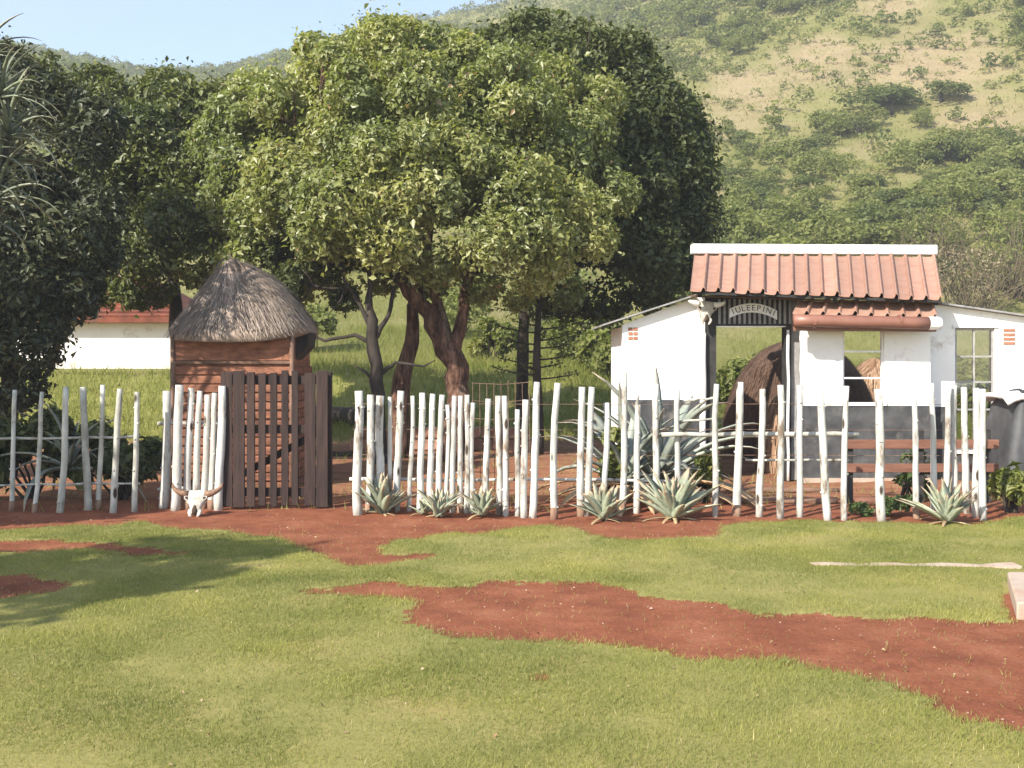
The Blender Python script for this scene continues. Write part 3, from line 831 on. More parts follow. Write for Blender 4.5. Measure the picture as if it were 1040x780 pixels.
# ------------------------------------------------------------------ bovine skulls
def skull(name, label, loc, s, rot, hornmat, spread, side_up, cat='skull'):
    t = empty(name, loc, label=label, cat=cat); t.rotation_euler = rot
    secs = [(0.00, 0.30, 0.08), (-0.03, 0.37, 0.15), (-0.12, 0.37, 0.19), (-0.24, 0.34, 0.21), (-0.36, 0.40, 0.21), (-0.46, 0.38, 0.19), (-0.56, 0.27, 0.18), (-0.70, 0.22, 0.16), (-0.84, 0.21, 0.13), (-0.95, 0.19, 0.09)]
    n = 14; vs = []
    for z, hw, hd in secs:
        for k in range(n):
            a = 2 * math.pi * k / n
            cx, cy = math.cos(a), math.sin(a)
            e = 0.75
            vs.append((hw * s * math.copysign(abs(cx) ** e, cx), -hd * s * math.copysign(abs(cy) ** e, cy) + 0.03 * s * (z + 0.4), (1 + z - 0.05) * s))
    fs = [(i * n + k, i * n + (k + 1) % n, (i + 1) * n + (k + 1) % n, (i + 1) * n + k) for i in range(len(secs) - 1) for k in range(n)]
    fs += [tuple(range(n)), tuple((len(secs) - 1) * n + k for k in range(n - 1, -1, -1))]
    m = MB(); m.add(vs, fs); m.obj('cranium', M['bone'], t, smooth=True)
    for sx in (-1, 1):
        m = MB(); c = Vector((sx * 0.345 * s, -0.10 * s, 0.60 * s)); r = 0.078 * s
        ring = [c + Vector((sx * (0.035 * s) * math.sin(a), 0, 0)) + Vector((math.cos(a) * r, -0.06 * s - 0.02 * s * math.cos(a) * sx, math.sin(a) * r)) for a in [2 * math.pi * k / 10 for k in range(11)]]
        m.tube(ring, 0.021 * s, 6, cap=False); so = m.obj('eye_rim', M['bone'], t, smooth=True)
        m = MB(); m.tube([c + Vector((0, -0.075 * s, 0)), c + Vector((0, 0.02 * s, 0))], r * 0.9, 10); m.obj('eye_socket', M['bone_dark'], t)
        m = MB(); m.tube([(sx * 0.19 * s, -0.03 * s, 0.16 * s), (sx * 0.20 * s, -0.06 * s, 0.05 * s), (sx * 0.15 * s, -0.08 * s, -0.06 * s), (sx * 0.11 * s, -0.08 * s, -0.12 * s)], [0.085 * s, 0.08 * s, 0.06 * s, 0.03 * s], 8); m.obj('jaw_prong', M['bone'], t, smooth=True)
        m = MB(); pts = []; rad = []
        for k in range(9):
            q = k / 8
            x = (0.36 + spread * math.sin(q * 1.45)) * s
            z = (0.80 + 0.02 * math.sin(q * 3) + side_up[0 if sx < 0 else 1] * q ** 2.2) * s
            pts.append((sx * x, (-0.02 - 0.10 * math.sin(q * 2.2)) * s, z)); rad.append((0.13 * (1 - q) ** 0.7 + 0.018) * s)
        m.tube(pts, rad, 9); m.obj('horn', hornmat, t, smooth=True)
    m = MB(); m.tube([(0, -0.135 * s, 0.40 * s), (0, -0.125 * s, 0.28 * s), (0, -0.10 * s, 0.12 * s), (0, -0.05 * s, 0.0)], [0.015 * s, 0.075 * s, 0.125 * s, 0.10 * s], 10); m.obj('nose_opening', M['bone_dark'], t, smooth=True)
    return t
sk1 = skull('cattle_skull', 'bleached cattle skull with brown horns leaning on the white poles beside the gate', (GX(196, 11.45), 11.52, 0.022), 0.265, (math.radians(-24), 0, 0.0), M['horn'], 0.62, (0.42, 0.42))
sk2 = skull('mounted_cattle_skull', 'white painted cattle skull hung on the wall left of the doorway', (GX(717, 14.8), 14.82, gz(327, 14.8)), 0.29, (math.radians(-8), math.radians(4), math.radians(8)), M['horn_white'], 0.50, (0.10, 0.22))

# ------------------------------------------------------------------ pole fence
def pole_mesh(rad, H, dx, seed, n=9):
    rng = np.random.default_rng(seed)
    m = MB(); K = 9; pts = []; rr = []
    bend = rng.normal(size=2) * 0.009
    for k in range(K):
        t_ = k / (K - 1)
        j = rng.normal(size=2) * 0.002
        pts.append((dx * t_ + bend[0] * math.sin(math.pi * t_) + j[0] + 0.6 * bend[1] * math.sin(2 * math.pi * t_), bend[1] * math.sin(math.pi * t_) + j[1], -0.06 + (H + 0.06) * t_))
        rr.append(rad * (1.08 - 0.18 * t_) * rng.uniform(0.95, 1.05))
    m.tube(pts, rr, n)
    # a few knots standing proud
    for q in range(rng.integers(2, 5)):
        k = rng.integers(1, K - 1); a = rng.uniform(math.pi * 0.9, math.pi * 2.1)
        p = Vector(pts[k]); d = Vector((math.cos(a), math.sin(a), 0))
        m.tube([p + d * rr[k] * 0.6, p + d * (rr[k] + 0.010)], [0.016, 0.009], 6)
    return m, pts, rr

def fence(name, label, cat, poles, mat, base, basemat_chance=0.5):
    t = empty(name, base, label=label, cat=cat)
    for i, (bx, by, tx, ty, w, *mm) in enumerate(poles):
        Y = GY(by); H = EYE - (ty - HOR) / F * Y
        rad = w / 2 / F * Y * 0.93
        m, pts, rr = pole_mesh(rad, H, GX(tx, Y) - GX(bx, Y), 100 + i + len(poles) * 7)
        pm = mm[0] if mm else mat
        loc = (GX(bx, Y) - base[0], Y - base[1], 0)
        o = m.obj('pole', pm, t, smooth=True, loc=loc)
        if random.random() < basemat_chance:
            h = random.uniform(0.08, 0.34)
            mb = MB(); q = Vector(pts[0]); e = Vector(pts[-1])
            f_ = (h + 0.06) / (H + 0.06); kk = max(2, int(f_ * 9))
            pp = [pts[k] for k in range(kk)]; r2 = [rr[k] + 0.0025 for k in range(kk)]
            mb.tube(pp, r2, 9); mb.obj('bare_wood_foot', M['wood_base'], o, smooth=True)
    return t
WP, GP = M['white_pole'], M['grey_pole']
left_sparse = [(10.7, 519, 15, 396, 5, GP), (34.5, 521, 42.5, 398, 5.2, GP), (60.5, 521, 67, 393, 7, GP), (90, 519, 84.5, 393, 8, GP), (99, 518, 104.5, 391, 5.5, GP), (114.5, 521, 122, 395, 7, GP), (136, 520, 139, 398, 6, GP),
               (-14, 520, -10, 395, 6, GP), (-40, 520, -38, 394, 6, GP)]
fb = (GX(75, 11.9), 11.9, 0)
fl = fence('pole_fence', 'sparse fence of thin greyed poles left of the gate, under the dark trees', 'fence', left_sparse, GP, fb, 0.6)
def rail(parent, base, px0, py0, px1, py1, Y, r, mat, name='rail', n=9):
    rng = np.random.default_rng(int(px0 * 7 + py0)); m = MB()
    a, b = U(px0, py0, Y), U(px1, py1, Y)
    pts = [a.lerp(b, k / (n - 1)) + Vector((0, rng.normal() * 0.006, rng.normal() * r * 0.35)) - Vector(base) for k in range(n)]
    m.tube(pts, [r * rng.uniform(0.85, 1.12) for _ in range(n)], 8)
    return m.obj(name, mat, parent, smooth=True)
rail(fl, fb, -60, 447, 142, 443, 12.02, 0.014, GP)
rail(fl, fb, -60, 493, 142, 491, 12.02, 0.012, GP)
stack = [(166, 516, 169.5, 397, 9.5), (178, 518, 182.5, 391, 10), (191, 517, 194.5, 394, 8), (199, 517, 203, 397, 7), (205.5, 517, 211, 401, 7), (214, 517, 218, 399, 7), (222, 518, 226, 392, 9)]
fb2 = (GX(195, 12.05), 12.05, 0)
fs_ = fence('close_set_pole_screen', 'close-set screen of seven thick white poles just left of the gate', 'fence', stack, WP, fb2, 0.3)
rail(fs_, fb2, 160, 430, 228, 430, 12.2, 0.02, GP); rail(fs_, fb2, 160, 497, 228, 497, 12.2, 0.02, GP)
mid_p = [(364, 524, 364.5, 397, 10), (374.7, 521, 376.5, 401, 9), (384.6, 521, 386.5, 402, 9.5), (395, 520, 396, 403, 5), (402.6, 520, 407, 397, 8), (416, 520, 419, 402, 5),
         (426.5, 520, 429, 399, 7.5), (436.6, 520, 439.6, 400, 7), (445.4, 520, 449, 401, 7), (452, 520, 454.6, 411, 5), (460, 521, 461.5, 402, 6), (467, 521, 468, 402, 6), (473.5, 521, 474.5, 401, 6), (479.5, 521, 480.5, 409, 5.5),
         (492, 521, 495.7, 405, 7), (507, 522, 505.8, 402, 7), (513.5, 523, 512.3, 402, 6.5), (525.5, 523, 525.7, 416, 6), (532, 525, 533.5, 406, 7.5), (541, 525, 545.3, 388, 8), (563, 527, 566.3, 389, 7.5),
         (589.6, 524, 591.2, 393, 8), (595.4, 524, 601, 393, 7.5), (612, 522, 615.7, 409, 7), (631.5, 522, 634.3, 378, 7), (646.5, 521, 648, 411, 7), (665.5, 520, 666, 390, 7.5), (687, 521, 688.3, 393, 6.5)]
fb3 = (GX(520, 11.7), 11.7, 0)
fm = fence('white_pole_fence', 'white pole fence with close-set poles right of the gate and agaves at its foot', 'fence', mid_p, WP, fb3, 0.2)
rail(fm, fb3, 355, 487, 700, 488, 11.95, 0.017, WP)
right_p = [(725.7, 525, 728, 390, 6.5), (747.6, 524, 751.5, 388, 8.5), (771, 524, 774, 395, 7.5), (793, 526, 793, 391, 7.5), (813, 525, 812, 391, 7), (841, 529, 833.5, 395, 8.5), (857.6, 529, 859.7, 392, 6.5), (895.7, 530, 892, 395, 9.5),
           (931.3, 527, 927.6, 392, 6.5), (947.7, 522, 946, 389, 6.5), (961, 521, 962.7, 390, 6.5), (969, 520, 969.6, 391, 6.5), (982.8, 521, 979, 393, 7.5), (990.4, 524, 991, 394, 7.5), (999, 528, 998.3, 395, 7.5)]
fb4 = (GX(860, 11.5), 11.5, 0)
fr_ = fence('wide_set_pole_fence', 'wide-set white pole fence with a white rail in front of the gateway building', 'fence', right_p, WP, fb4, 0.4)
rail(fr_, fb4, 672, 442, 872, 441, 11.72, 0.025, GP)
rail(fr_, fb4, 757, 468, 862, 467, 11.72, 0.012, GP)
rail(fr_, fb4, 690, 407, 728, 404, 11.85, 0.012, GP); rail(fr_, fb4, 690, 428, 728, 425, 11.85, 0.012, GP)
# wire strands
for fo, fbb, a, b in ((fm, fb3, 358, 700), (fr_, fb4, 690, 1002)):
    for py in (410, 436, 462):
        rail(fo, fbb, a, py, b, py + 1, 11.9, 0.0028, M['rust'], 'wire', 14)
# ragged wire mesh panel behind the fence
wm = empty('wire_mesh_panel', (GX(508, 12.4), 12.4, 0), label='rusty wire mesh panel standing behind the close-set white poles', cat='wire mesh')
for k in range(9):
    m = LB(wm.location); x = 480 + k * 7.2
    m.tube([U(x, 388 + 2 * math.sin(k), 12.4), U(x + 1, 517, 12.4)], 0.0035, 5); m.obj('upright_wire', M['rust'], wm)
for k in range(7):
    m = LB(wm.location); y = 389 + k * 18
    m.tube([U(479, y, 12.41), U(510, y + 1.5, 12.41), U(539, y - 1, 12.41)], 0.0035, 5); m.obj('cross_wire', M['rust'], wm)

# ------------------------------------------------------------------ gate
GYY = 12.06
gt = empty('plank_gate', (GX(278, GYY), GYY, 0), label='dark brown plank gate with narrow gaps between its boards', cat='gate')
for a, b in ((224.5, 236.2), (236.8, 248.6), (251, 259), (262.6, 270), (274.5, 281.5), (286, 293), (296.2, 303), (309.6, 320.6), (321.2, 333)):
    m = LB(gt.location)
    m.box(GX(a, GYY), GX(b, GYY), GYY - 0.02 + random.uniform(-0.004, 0.004), GYY + 0.008, 0.03 + random.uniform(-0.01, 0.02), gz(377 + random.uniform(-1, 2), GYY), 0.003)
    m.obj('plank', M['gate_wood'], gt, bevel=0.003)
for r in (386, 436, 500):
    m = LB(gt.location); m.box(GX(226, GYY), GX(331, GYY), GYY + 0.014, GYY + 0.05, gz(r + 4.5, GYY), gz(r - 4.5, GYY)); m.obj('cross_rail', M['gate_wood'], gt, bevel=0.003)
m = LB(gt.location)
a, b = U(228, 496, GYY + 0.07), U(329, 440, GYY + 0.07)
m.prism([a, b, b + Vector((0, 0, 0.09)), a + Vector((0, 0, 0.09))], (0, 0.03, 0)); m.obj('brace', M['gate_wood'], gt)
for px in (332,):
    m = LB(gt.location); m.box(GX(px - 4, GYY), GX(px + 3.5, GYY), GYY + 0.06, GYY + 0.15, -0.05, gz(378, GYY)); m.obj('gate_post', M['gate_wood'], gt, bevel=0.005)

# ------------------------------------------------------------------ thatched hut
HYY = 14.0
hut = empty('thatched_hut', (GX(236, HYY), HYY, 0), label='small square hut with red plank walls and shaggy grey thatch behind the gate', cat='hut')
hx0, hx1 = GX(175, HYY), GX(297, HYY)
hd = 1.4
m = LB(hut.location); m.box(hx0 + 0.03, hx1 - 0.03, HYY + 0.03, HYY + hd - 0.03, -0.03, gz(337, HYY)); m.obj('wall_core', M['hut_plank'], hut)
ztop = gz(338, HYY); zl = gz(368, HYY)
m = LB(hut.location); m.box(hx0, hx1, HYY, HYY + 0.0285, zl + 0.02, ztop, 0.004); m.obj('upper_board', M['hut_plank'], hut, bevel=0.004)
m = LB(hut.location); m.box(hx0 - 0.015, hx1 + 0.015, HYY - 0.03, HYY + 0.0285, zl - 0.02, zl + 0.016); m.obj('ledge', M['log'], hut, bevel=0.004)
nrow = 14
for k in range(nrow):
    z0 = -0.02 + (zl - 0.024) * k / nrow; z1 = -0.02 + (zl - 0.024) * (k + 1) / nrow - 0.012
    m = LB(hut.location); m.box(hx0, hx1, HYY + random.uniform(-0.008, 0.006), HYY + 0.0285, z0, z1, 0.005); m.obj('plank', M['hut_plank'], hut, bevel=0.012)
    for sx in (hx0, hx1 - 0.0285):
        m = LB(hut.location); m.box(sx, sx + 0.0285, HYY + 0.032, HYY + hd, z0, z1, 0.003); m.obj('plank', M['hut_plank'], hut, bevel=0.008)
for sx in (hx0 - 0.02, hx1 - 0.03):
    m = LB(hut.location); m.tube([(sx + 0.025, HYY - 0.012, -0.04), (sx + 0.025, HYY - 0.012, ztop - 0.01)], 0.028, 8); m.obj('corner_post', M['log'], hut, smooth=True)
# roof: rounded-square thatch, apex set to the left, edge sagging
cxp, cyp = GX(238, HYY), HYY + hd / 2
apex = Vector((GX(229, HYY + .5), cyp - 0.1, gz(262, HYY + .5)))
def roof_pt(a, t_):
    """a: angle, t_: 0 apex .. 1 eave"""
    c_, s_ = math.cos(a), math.sin(a)
    e = 0.62
    ex, ey = math.copysign(abs(c_) ** e, c_), math.copysign(abs(s_) ** e, s_)
    hw = 0.88 if c_ < 0 else 0.86
    edge = Vector((cxp + ex * hw, cyp + ey * (hd / 2 + 0.24), gz(338, HYY) + 0.09 * max(0, c_) ** 2 - 0.02 * math.sin(3 * a)))
    p = apex.lerp(edge, t_)
    bulge = (0.0 + 0.15 * max(0, c_)) * math.sin(math.pi * t_ ** 0.9) + 0.03 * math.sin(7 * a) * t_ * (1 - t_)
    p.z += bulge; p.x += 0.08 * max(0, c_) * math.sin(math.pi * t_)
    return p
m = LB(hut.location); na, nt_ = 44, 12; vs = []
for i in range(nt_ + 1):
    for k in range(na):
        p = roof_pt(2 * math.pi * k / na, max(i / nt_, 0.03))
        vs.append(p)
ftop = [(i * na + k, (i + 1) * na + k, (i + 1) * na + (k + 1) % na, i * na + (k + 1) % na) for i in range(nt_) for k in range(na)]
n0 = len(vs)
vs += [p - Vector((0, 0, 0.10)) for p in vs[-na:]]
ftop += [(nt_ * na + k, n0 + k, n0 + (k + 1) % na, nt_ * na + (k + 1) % na) for k in range(na)]
ftop.append(tuple(range(na))); ftop.append(tuple(n0 + k for k in range(na)))
m.add(vs, ftop); th = m.obj('thatch_roof', M['thatch'], hut, smooth=True)
def strands(fn, n, ln, wd, mat, name, parent, origin, rng, lift=0.02, trange=(0.02, 1.0), over=0.1):
    """straw laid down the slope of surface fn(a, t)"""
    V = np.zeros((n, 4, 3)); 
    for i in range(n):
        a = rng.uniform(0, 2 * math.pi); t1 = trange[0] + (trange[1] - trange[0]) * math.sqrt(rng.random()); dt = ln * rng.uniform(0.6, 1.2)
        p0 = fn(a, t1); p1 = fn(a + rng.normal() * 0.03, min(t1 + dt, 1.0))
        d = (p1 - p0)
        if d.length < 1e-4: d = Vector((0, 0, -0.05))
        d.normalize()
        L_ = ln * rng.uniform(0.6, 1.3)
        nrm = Vector((math.cos(a), math.sin(a), 0.8)).normalized()
        w = d.cross(nrm).normalized() * wd * rng.uniform(0.6, 1.4)
        q = p0 + nrm * lift * rng.random(); r = q + d * L_ + nrm * lift * rng.uniform(-0.4, 1.6) + Vector((0, 0, -over * max(0, t1 + dt - 1) * rng.random()))
        V[i] = [q - w - Vector(origin), q + w - Vector(origin), r + w * 0.5 - Vector(origin), r - w * 0.5 - Vector(origin)]
    T = np.arange(n * 4).reshape(n, 4)
    me = np_mesh(name, V.reshape(-1, 3), T, mat, {'tint': np.repeat(rng.random(n), 4)}, 4)
    return link(name, me, parent, kind='stuff')
strands(roof_pt, 6000, 0.20, 0.006, M['straw'], 'straw', th, hut.location, np.random.default_rng(4), 0.03, (0.0, 0.93), 0.3)
# broken sticks poking out at the top
m = LB(hut.location)
for a, b in (((232, 258), (243, 274)), ((238, 262), (250, 276)), ((228, 262), (217, 276)), ((236, 274), (252, 277))):
    m = LB(hut.location); p, q = U(*a, HYY + 0.45), U(*b, HYY + 0.38)
    m.tube([p, p.lerp(q, 0.5) + Vector((0, 0, 0.01)), q], [0.012, 0.016, 0.012], 6); m.obj('roof_stick', M['straw'], th)
# dark solid wedge standing in for the shade under the right eave
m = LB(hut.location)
m.prism([U(297.5, 341, HYY + 0.35), U(315, 337, HYY + 0.35), U(313, 352, HYY + 0.35), U(297.5, 368, HYY + 0.35)], (0, 0.5, 0)); m.obj('eave_shade_wedge', M['bark_dark'], hut, bevel=0.02)

# ------------------------------------------------------------------ far white house
HB = 27.0
wh = empty('white_house', (GX(80, HB), HB, 0), label='white house with a red tile roof half hidden behind the left trees', cat='house')
x0, x1 = GX(-60, HB), GX(177, HB)
m = LB(wh.location); m.box(x0, x1, HB, HB + 5, -0.2, gz(322, HB)); m.obj('wall', M['plaster'], wh)
ra = [Vector((x0 - .4, HB - .4, gz(323, HB))), Vector((x1 + 0.35, HB - .4, gz(323, HB))), Vector((x1 + .35, HB + 5.4, gz(323, HB))), Vector((x0 - .4, HB + 5.4, gz(323, HB))),
      Vector((x0 + 1.5, HB + 2.5, gz(270, HB))), Vector((GX(112, HB), HB + 2.5, gz(270, HB)))]
m = LB(wh.location)
m.add(ra + [p - Vector((0, 0, 0.12)) for p in ra[:4]], [(0, 1, 5, 4), (1, 2, 5), (2, 3, 4, 5), (3, 0, 4), (0, 6, 7, 1), (1, 7, 8, 2), (2, 8, 9, 3), (3, 9, 6, 0), (6, 9, 8, 7)])
rf = m.obj('roof', M['red_roof'], wh)
for k in range(12):
    t0 = k / 12
    m = LB(wh.location)
    a, b = ra[0].lerp(ra[4], t0), ra[1].lerp(ra[5], t0); c, d = ra[0].lerp(ra[4], t0 + 0.075), ra[1].lerp(ra[5], t0 + 0.075)
    up_ = Vector((0, -0.02, 0.05))
    m.add([a + up_, b + up_, d + Vector((0, 0, .012)), c + Vector((0, 0, .012)), a, b], [(0, 1, 2, 3), (4, 5, 1, 0)]); m.obj('tile_course', M['red_roof'], rf)

# ------------------------------------------------------------------ dome hut and straw heap behind the gateway
DY = 18.9
dm = empty('beehive_hut', (GX(812, DY), DY, 0), label='dark thatched beehive hut seen through the doorway of the gateway building', cat='hut')
DR, DH = 1.30, gz(345, DY)
def dome_pt(a, t_):
    th_ = t_ * math.pi / 2
    rr = DR * math.sin(th_) ** 0.9
    return Vector((dm.location.x + rr * math.cos(a), DY + rr * math.sin(a), max(DH * math.cos(th_) ** 0.95, -0.02) if t_ < 1 else -0.02))
m = LB(dm.location); na = 36; nt_ = 12
vs = [dome_pt(2 * math.pi * k / na, max(i / nt_, 0.01)) for i in range(nt_ + 1) for k in range(na)]
m.add(vs, [(i * na + k, (i + 1) * na + k, (i + 1) * na + (k + 1) % na, i * na + (k + 1) % na) for i in range(nt_) for k in range(na)])
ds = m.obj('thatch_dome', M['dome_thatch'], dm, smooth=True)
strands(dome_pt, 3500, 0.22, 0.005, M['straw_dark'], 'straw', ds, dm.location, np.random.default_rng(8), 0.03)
def heap(name, label, px, Y, r, h, seed, n):
    t = empty(name, (GX(px, Y), Y, 0), label=label, cat='straw')
    rng = np.random.default_rng(seed); ph = rng.uniform(0, 6, 4)
    def fn(a, t_):
        rr = r * t_ * (1 + 0.12 * math.sin(2 * a + ph[0]) + 0.07 * math.sin(5 * a + ph[1]))
        return Vector((t.location.x + rr * math.cos(a), Y + rr * math.sin(a), h * math.cos(t_ * math.pi / 2) ** 0.7 * (1 + 0.08 * math.sin(3 * a + t_ * 4 + ph[2])) if t_ < 1 else -0.02))
    m = LB(t.location); vs = [fn(2 * math.pi * k / 28, max(i / 9, 0.01)) for i in range(10) for k in range(28)]
    m.add(vs, [(i * 28 + k, (i + 1) * 28 + k, (i + 1) * 28 + (k + 1) % 28, i * 28 + (k + 1) % 28) for i in range(9) for k in range(28)])
    c = m.obj('heap_body', M['straw_tan'], t, smooth=True)
    strands(fn, n, 0.3, 0.006, M['straw_tan'], 'straw', c, t.location, rng, 0.05)
heap('straw_heap', 'tan heap of thatching straw seen through the open middle window', 889, 20.6, 0.95, gz(370, 20.6), 3, 1800)
heap('straw_bundle_pile', 'small tan pile of straw behind the right side of the doorway', 790, 16.4, 0.34, gz(407, 16.4), 5, 700)

# ------------------------------------------------------------------ plank rail, logs, blocks, slabs
pr = empty('plank_rail', (GX(935, 12.6), 12.6, 0), label='low red-brown plank rail on dark posts behind the right end of the fence', cat='rail')
for px in (864, 936, 1004):
    m = LB(pr.location); x = GX(px, 12.6); m.box(x - 0.03, x + 0.03, 12.605, 12.665, -0.05, gz(436, 12.6)); m.obj('post', M['dark_frame'], pr, bevel=0.004)
for py in (451, 475):
    m = LB(pr.location); m.box(GX(855, 12.6), GX(1013, 12.6), 12.56, 12.602, gz(py + 4.5, 12.6), gz(py - 4.5, 12.6), 0.004); m.obj('plank', M['plank_red'], pr, bevel=0.004)
def log_on_ground(label, p0, p1, r, mat=None, name='log'):
    a = Vector((GX(p0[0], GY(p0[1])), GY(p0[1]), 0)); b = Vector((GX(p1[0], GY(p1[1])), GY(p1[1]), 0))
    c = (a + b) / 2; rng = np.random.default_rng(int(p0[0])); m = MB()
    gzv = float(ground_z(np.array([c.x]), np.array([c.y]))[0])
    pts = [a.lerp(b, k / 8) - c + Vector((0, rng.normal() * 0.015, r * 0.8 + rng.normal() * 0.006)) for k in range(9)]
    m.tube(pts, [r * rng.uniform(0.85, 1.1) for _ in range(9)], 9)
    c.z = gzv
    o = m.obj(name, mat or M['log'], smooth=True, loc=c); return tag(o, label, 'log')
log_on_ground('long brown log on the soil between the fence and the building plinth', (728, 500), (852, 501), 0.035)
log_on_ground('brown log lying closest behind the wide-set white poles', (722, 511), (850, 511.5), 0.04)
log_on_ground('short red-brown log beside the low weeds right of centre', (868, 513), (930, 514), 0.05, M['plank_red'])
log_on_ground('thick dark log across the yard right of the plank gate', (318, 444), (372, 445), 0.2, M['bark_dark'])
log_on_ground('thin dark log on the soil visible in the gap beside the gate', (320, 462), (370, 463), 0.05, M['bark_dark'])
bw = empty('low_block_wall', (GX(450, 20), 20, 0), label='low wall of red earth blocks behind the white poles', cat='wall')
bms = []
for k in range(4):
    m = MB(); m.box(-0.2, 0.2, -0.1, 0.1, -0.095, 0.095, 0.012); bms.append(m.mesh('block', M['block'], bevel=0.015))
for r in range(2):
    for k in range(8 if r == 0 else 7):
        px = 368 + k * 24.2 + (12 if r else 0)
        link('block', random.choice(bms), bw, loc=(GX(px, 20) - bw.location.x, random.uniform(-0.02, 0.02), 0.10 + 0.205 * r + 0.0), rot=(0, 0, random.uniform(-0.04, 0.04)))
# concrete edging and step
m = MB(); m.prism([Vector((-0.7, -0.5, -0.05)), Vector((0.8, -0.5, -0.05)), Vector((0.8, 0.5, -0.05)), Vector((-0.32, 0.5, -0.05))], (0, 0, 0.15))
st = m.obj('concrete_step', M['concrete'], bevel=0.012, loc=(3.12 + 0.7, 7.5, 0)); tag(st, 'pale concrete step at the right edge of the lawn', 'step')
m = MB(); n = 12
pts = [(GX(825 + 205 * k / n, GY(576.5 + 1.2 * math.sin(k))), GY(575.5 + 1.6 * k / n)) for k in range(n + 1)]
vs = []
for k, (x, y) in enumerate(pts):
    w = 0.03 + 0.02 * random.random() + (0.05 if k > 10 else 0)
    for yy, zz in ((y + w, 0.027 + 0.005 * math.sin(k * 1.7)), (y - w, 0.027 + 0.005 * math.sin(k * 1.7)), (y - w, -0.05), (y + w, -0.05)): vs.append((x - pts[6][0], yy - pts[6][1], zz))
fs = [(4 * k + j, 4 * k + (j + 1) % 4, 4 * k + 4 + (j + 1) % 4, 4 * k + 4 + j) for k in range(n) for j in range(4)] + [(0, 1, 2, 3), (4 * n + 3, 4 * n + 2, 4 * n + 1, 4 * n)]
m.add(vs, fs); o = m.obj('concrete_edging', M['concrete'], loc=(pts[6][0], pts[6][1], 0)); tag(o, 'thin concrete edging strip sunk in the lawn leading to the step', 'edging')

# tarpaulin heap at the right edge
tp = empty('tarpaulin_heap', (GX(1050, 13.9), 13.9, 0), label='dark tarpaulin heap topped by a white sheet against the right wall', cat='tarpaulin')
vs = []; fs = []; nu, nv = 20, 16
rng = np.random.default_rng(9)
for j in range(nv + 1):
    for i in range(nu + 1):
        u, v_ = i / nu * 2 - 1, j / nv * 2 - 1
        e = max(abs(u), abs(v_))
        z = gz(398, 13.9) * (1 - max(0, (e - 0.6) / 0.4) ** 1.6) * (1 + 0.06 * math.sin(6 * u + 2 * v_)) - 0.02
        k_ = 1 + 0.05 * math.sin(9 * u + 4 * v_)
        vs.append((u * 0.52 * k_ * (1 if e < .6 else 1 + .1 * (e - .6)), v_ * 0.55, z))
fs = [(j * (nu + 1) + i, j * (nu + 1) + i + 1, (j + 1) * (nu + 1) + i + 1, (j + 1) * (nu + 1) + i) for j in range(nv) for i in range(nu)]
m = MB(); m.add(vs, fs); m.obj('tarpaulin', M['tarp'], tp, smooth=True)
m = MB(); ztp = gz(398, 13.9)
vs = []
for j in range(7):
    for i in range(13):
        u, v_ = i / 12 * 2 - 1, j / 6 * 2 - 1
        vs.append((u * 0.50, v_ * 0.42, ztp + 0.04 + 0.03 * math.sin(5 * u + v_) - 0.10 * max(0, abs(u) - 0.6) - 0.2 * max(0, abs(v_) - 0.7) ** 1.0 + 0.05 * u))
n0 = len(vs); vs += [(x, y, z - 0.05) for x, y, z in vs]
fs = [(j * 13 + i, j * 13 + i + 1, (j + 1) * 13 + i + 1, (j + 1) * 13 + i) for j in range(6) for i in range(12)]
fs += [tuple(q + n0 for q in f_[::-1]) for f_ in fs]
rim = [i for i in range(13)] + [13 * j + 12 for j in range(1, 7)] + [78 + i for i in range(11, -1, -1)] + [13 * j for j in range(5, 0, -1)]
fs += [(rim[k], rim[(k + 1) % len(rim)], rim[(k + 1) % len(rim)] + n0, rim[k] + n0) for k in range(len(rim))]
m.add(vs, fs); m.obj('white_sheet', M['sheet'], tp, smooth=True)

# ------------------------------------------------------------------ agaves
def leaf_blade(L_, w, e0, bend, thick, name, mat, seed, roll=0.0):
    """thick tapering channelled leaf in the local xz plane, starting at elevation e0 and curving by bend"""
    rng = np.random.default_rng(seed)
    K = 8; vs = []; ti = []
    p = np.array([0.0, 0.0, 0.0]); e = e0
    sway = rng.normal() * 0.06
    for k in range(K):
        t_ = k / (K - 1)
        ww = w * (0.72 + 0.9 * t_ - 0.2 * t_ * t_ - 1.40 * t_ ** 2.6) * 0.5
        ww = max(ww, 0.002)
        d = np.array([math.cos(e), sway * t_, math.sin(e)]); nrm = np.array([-math.sin(e), 0, math.cos(e)])
        th_ = thick * (1 - 0.85 * t_)
        vs += [p + np.array([0, ww, 0]) + nrm * ww * 0.42, p + nrm * 0.0, p + np.array([0, -ww, 0]) + nrm * ww * 0.42, p - nrm * th_]
        ti += [t_] * 4
        p = p + d * L_ / (K - 1); e -= bend / (K - 1) * (0.5 + 1.0 * t_)
    fs = [(4 * k + j, 4 * k + (j + 1) % 4, 4 * k + 4 + (j + 1) % 4, 4 * k + 4 + j) for k in range(K - 1) for j in range(4)] + [(0, 1, 2, 3), (4 * K - 1, 4 * K - 2, 4 * K - 3, 4 * K - 4)]
    m = MB(); m.add(vs, fs); me = m.mesh(name, mat, True)
    a = me.attributes.new('tint', 'FLOAT', 'POINT'); a.data.foreach_set('value', np.array(ti[:len(me.vertices)], dtype=np.float32))
    return me
def leafset(mat, w, bend, thick, seed, els=(8, 20, 35, 50, 65, 80)):
    return [leaf_blade(1.0, w, math.radians(e), bend * (1.15 - e / 110), thick, 'leaf', mat, seed + e) for e in els]
